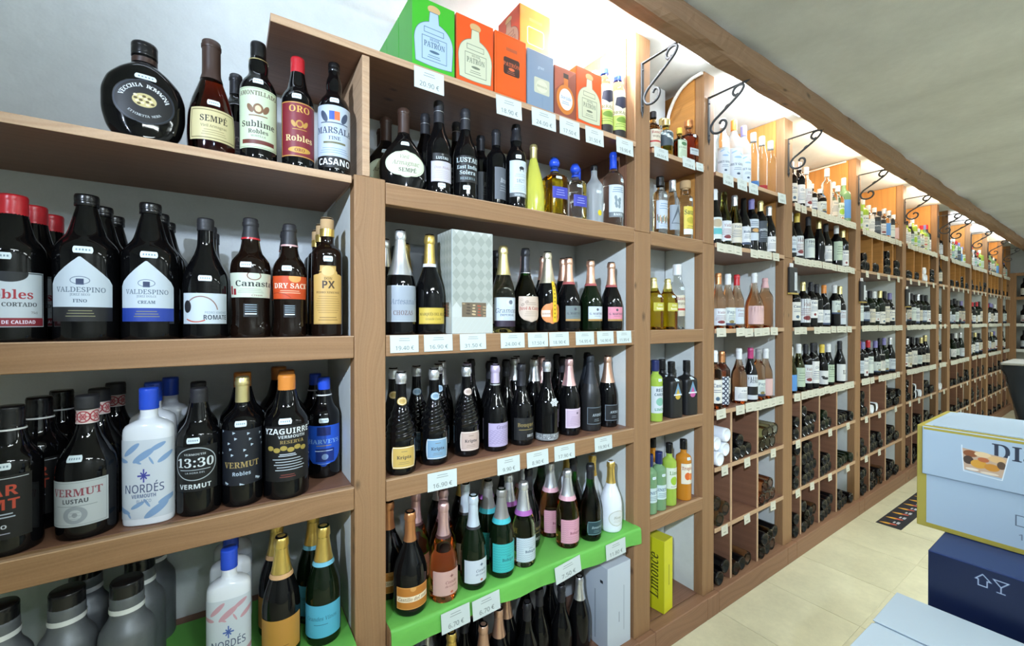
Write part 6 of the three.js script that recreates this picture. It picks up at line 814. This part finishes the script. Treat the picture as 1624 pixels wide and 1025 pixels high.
for (const [b, ns] of Object.entries({ 6: [[4, 'dark'], [2, 'dark'], [7, 'dark'], [5, 'dark']], 7: [[3, 'dark'], [2, 'dark'], [4, 'white'], [5, 'dark']], 9: [[3, 'dark'], [3, 'dark'], [4, 'white', 'dark'], [3, 'dark']], 10: [[3, 'dark'], [2, 'dark'], [3, 'dark'], [4, 'dark']], 11: [[3, 'dark'], [3, 'dark'], [3, 'white', 'dark'], [2, 'dark']], 12: [[2, 'white'], [2, 'dark']] })) { const [x0, x1] = BX[b]; ns.forEach(([n, ...kinds], k) => { const w = (x1 - x0) / ns.length; pile(+b, x0 + w * k, x0 + w * (k + 1), LY[4], n, kinds, `high ${colName(k, ns.length)} bin`, .3); }); }

{                                                          // bins of the last four bays: too many and too small to pick apart
  const im = new THREE.InstancedMesh(LIE.dark.children[0].geometry, M.black, farLying.length), m = new THREE.Matrix4().makeRotationX(-Math.PI / 2);
  farLying.forEach((p, i) => im.setMatrixAt(i, m.setPosition(...p))); im.name = 'lying_bottles'; scene.add(tag(im, 'dark bottles lying in the bins of the farthest bays', 'bottles')); im.userData.kind = 'stuff';
}

// ---------------------------------------------------------------- shelving across the far end of the room
{
  const t = thing('end_shelving', 'wooden shelving across the far end wall facing the aisle', 'shelving'), X = XEND;
  for (const z of [.02, 1.1, 2.2]) slab('post', M.post, t, X, X + .05, 0, 2.3, z - .045, z + .045, .004, z);
  for (const [i, y] of [[0, .11], [1, .606], [2, 1.03], [3, 1.457], [4, 1.903], [5, 2.30]]) { const s = slab('shelf', M.board, t, X + .05, X + .44, y - .024, y, -.02, 2.24, .001, y); const f = slab('front_beam', i === 3 || i === 2 ? M.whitePanel : M.beam, s, X + .02, X + .05, y - .05, y, .066, 1.054, .002, y); f.position.sub(s.position); const f2 = slab('front_beam', M.beam, s, X + .02, X + .05, y - .05, y, 1.146, 2.154, .002, y); f2.position.sub(s.position); }
  slab('back_panel', M.whitePanel, t, X + .44, X + .448, 0, 2.3, -.02, 2.24, 0);
  for (const [li, y] of [[0, 1.457], [1, 1.03], [2, 1.903]]) for (let k = 0; k < 6; k++) stand(wine('black', 'w' + (k + li * 5), 'black', 'bord', .1, .45, .31, { r: .042 }), `dark wine bottle on end wall shelving, ${ORD[k]} from left, ${['third', 'fourth', 'second'][li]} shelf`, 'bottle', X + .12, y, .14 + k * .11, -90, 'bottles on the end wall shelving');
}

// ---------------------------------------------------------------- neighbours that stand too close are nudged apart, mostly the ones behind
{
  const shelfOf = new Map(); for (const q of placed) { const k = q[0].position.y.toFixed(2); if (!shelfOf.has(k)) shelfOf.set(k, []); shelfOf.get(k).push(q); }
  for (const list of shelfOf.values()) for (let it = 0; it < 60; it++) for (let i = 0; i < list.length; i++) for (let j = i + 1; j < list.length; j++) {
    const [a, ax, az] = list[i], [b, bx, bz] = list[j], sx = ax + bx + .001, sz = az + bz + .001, dx = b.position.x - a.position.x, dz = b.position.z - a.position.z; if (Math.abs(dx) > sx || Math.abs(dz) > sz) continue;
    const d = Math.hypot(dx / sx, dz / sz); if (d >= 1 || d < 1e-4) continue;
    const k = (1 - d) / d * .5, front = Math.abs(dz) < .03 ? .5 : dz < 0 ? .12 : .88;   // share that a moves
    a.position.x -= dx * k * front; a.position.z -= dz * k * front; b.position.x += dx * k * (1 - front); b.position.z += dz * k * (1 - front);
    for (const [o, ox, oz] of [list[i], list[j]]) { const bay = BX.findIndex((q) => q && o.position.x > q[0] - .05 && o.position.x < q[1] + .05); if (bay < 1) continue; const [l, r] = BX[bay]; o.position.x = clamp(o.position.x, l + ox + .002, r - ox - .002 - (bay === 2 && o.position.y > 1.45 && o.position.y < 1.8 ? 0 : 0)); o.position.z = clamp(o.position.z, (bay === 3 ? -.222 : WALL) + oz + .003, -oz * .6); }
  }
}

// ---------------------------------------------------------------- shadows everywhere
scene.traverse((o) => { if (o.isMesh) { o.castShadow = o.receiveShadow = true; } });
renderer.render(scene, camera);
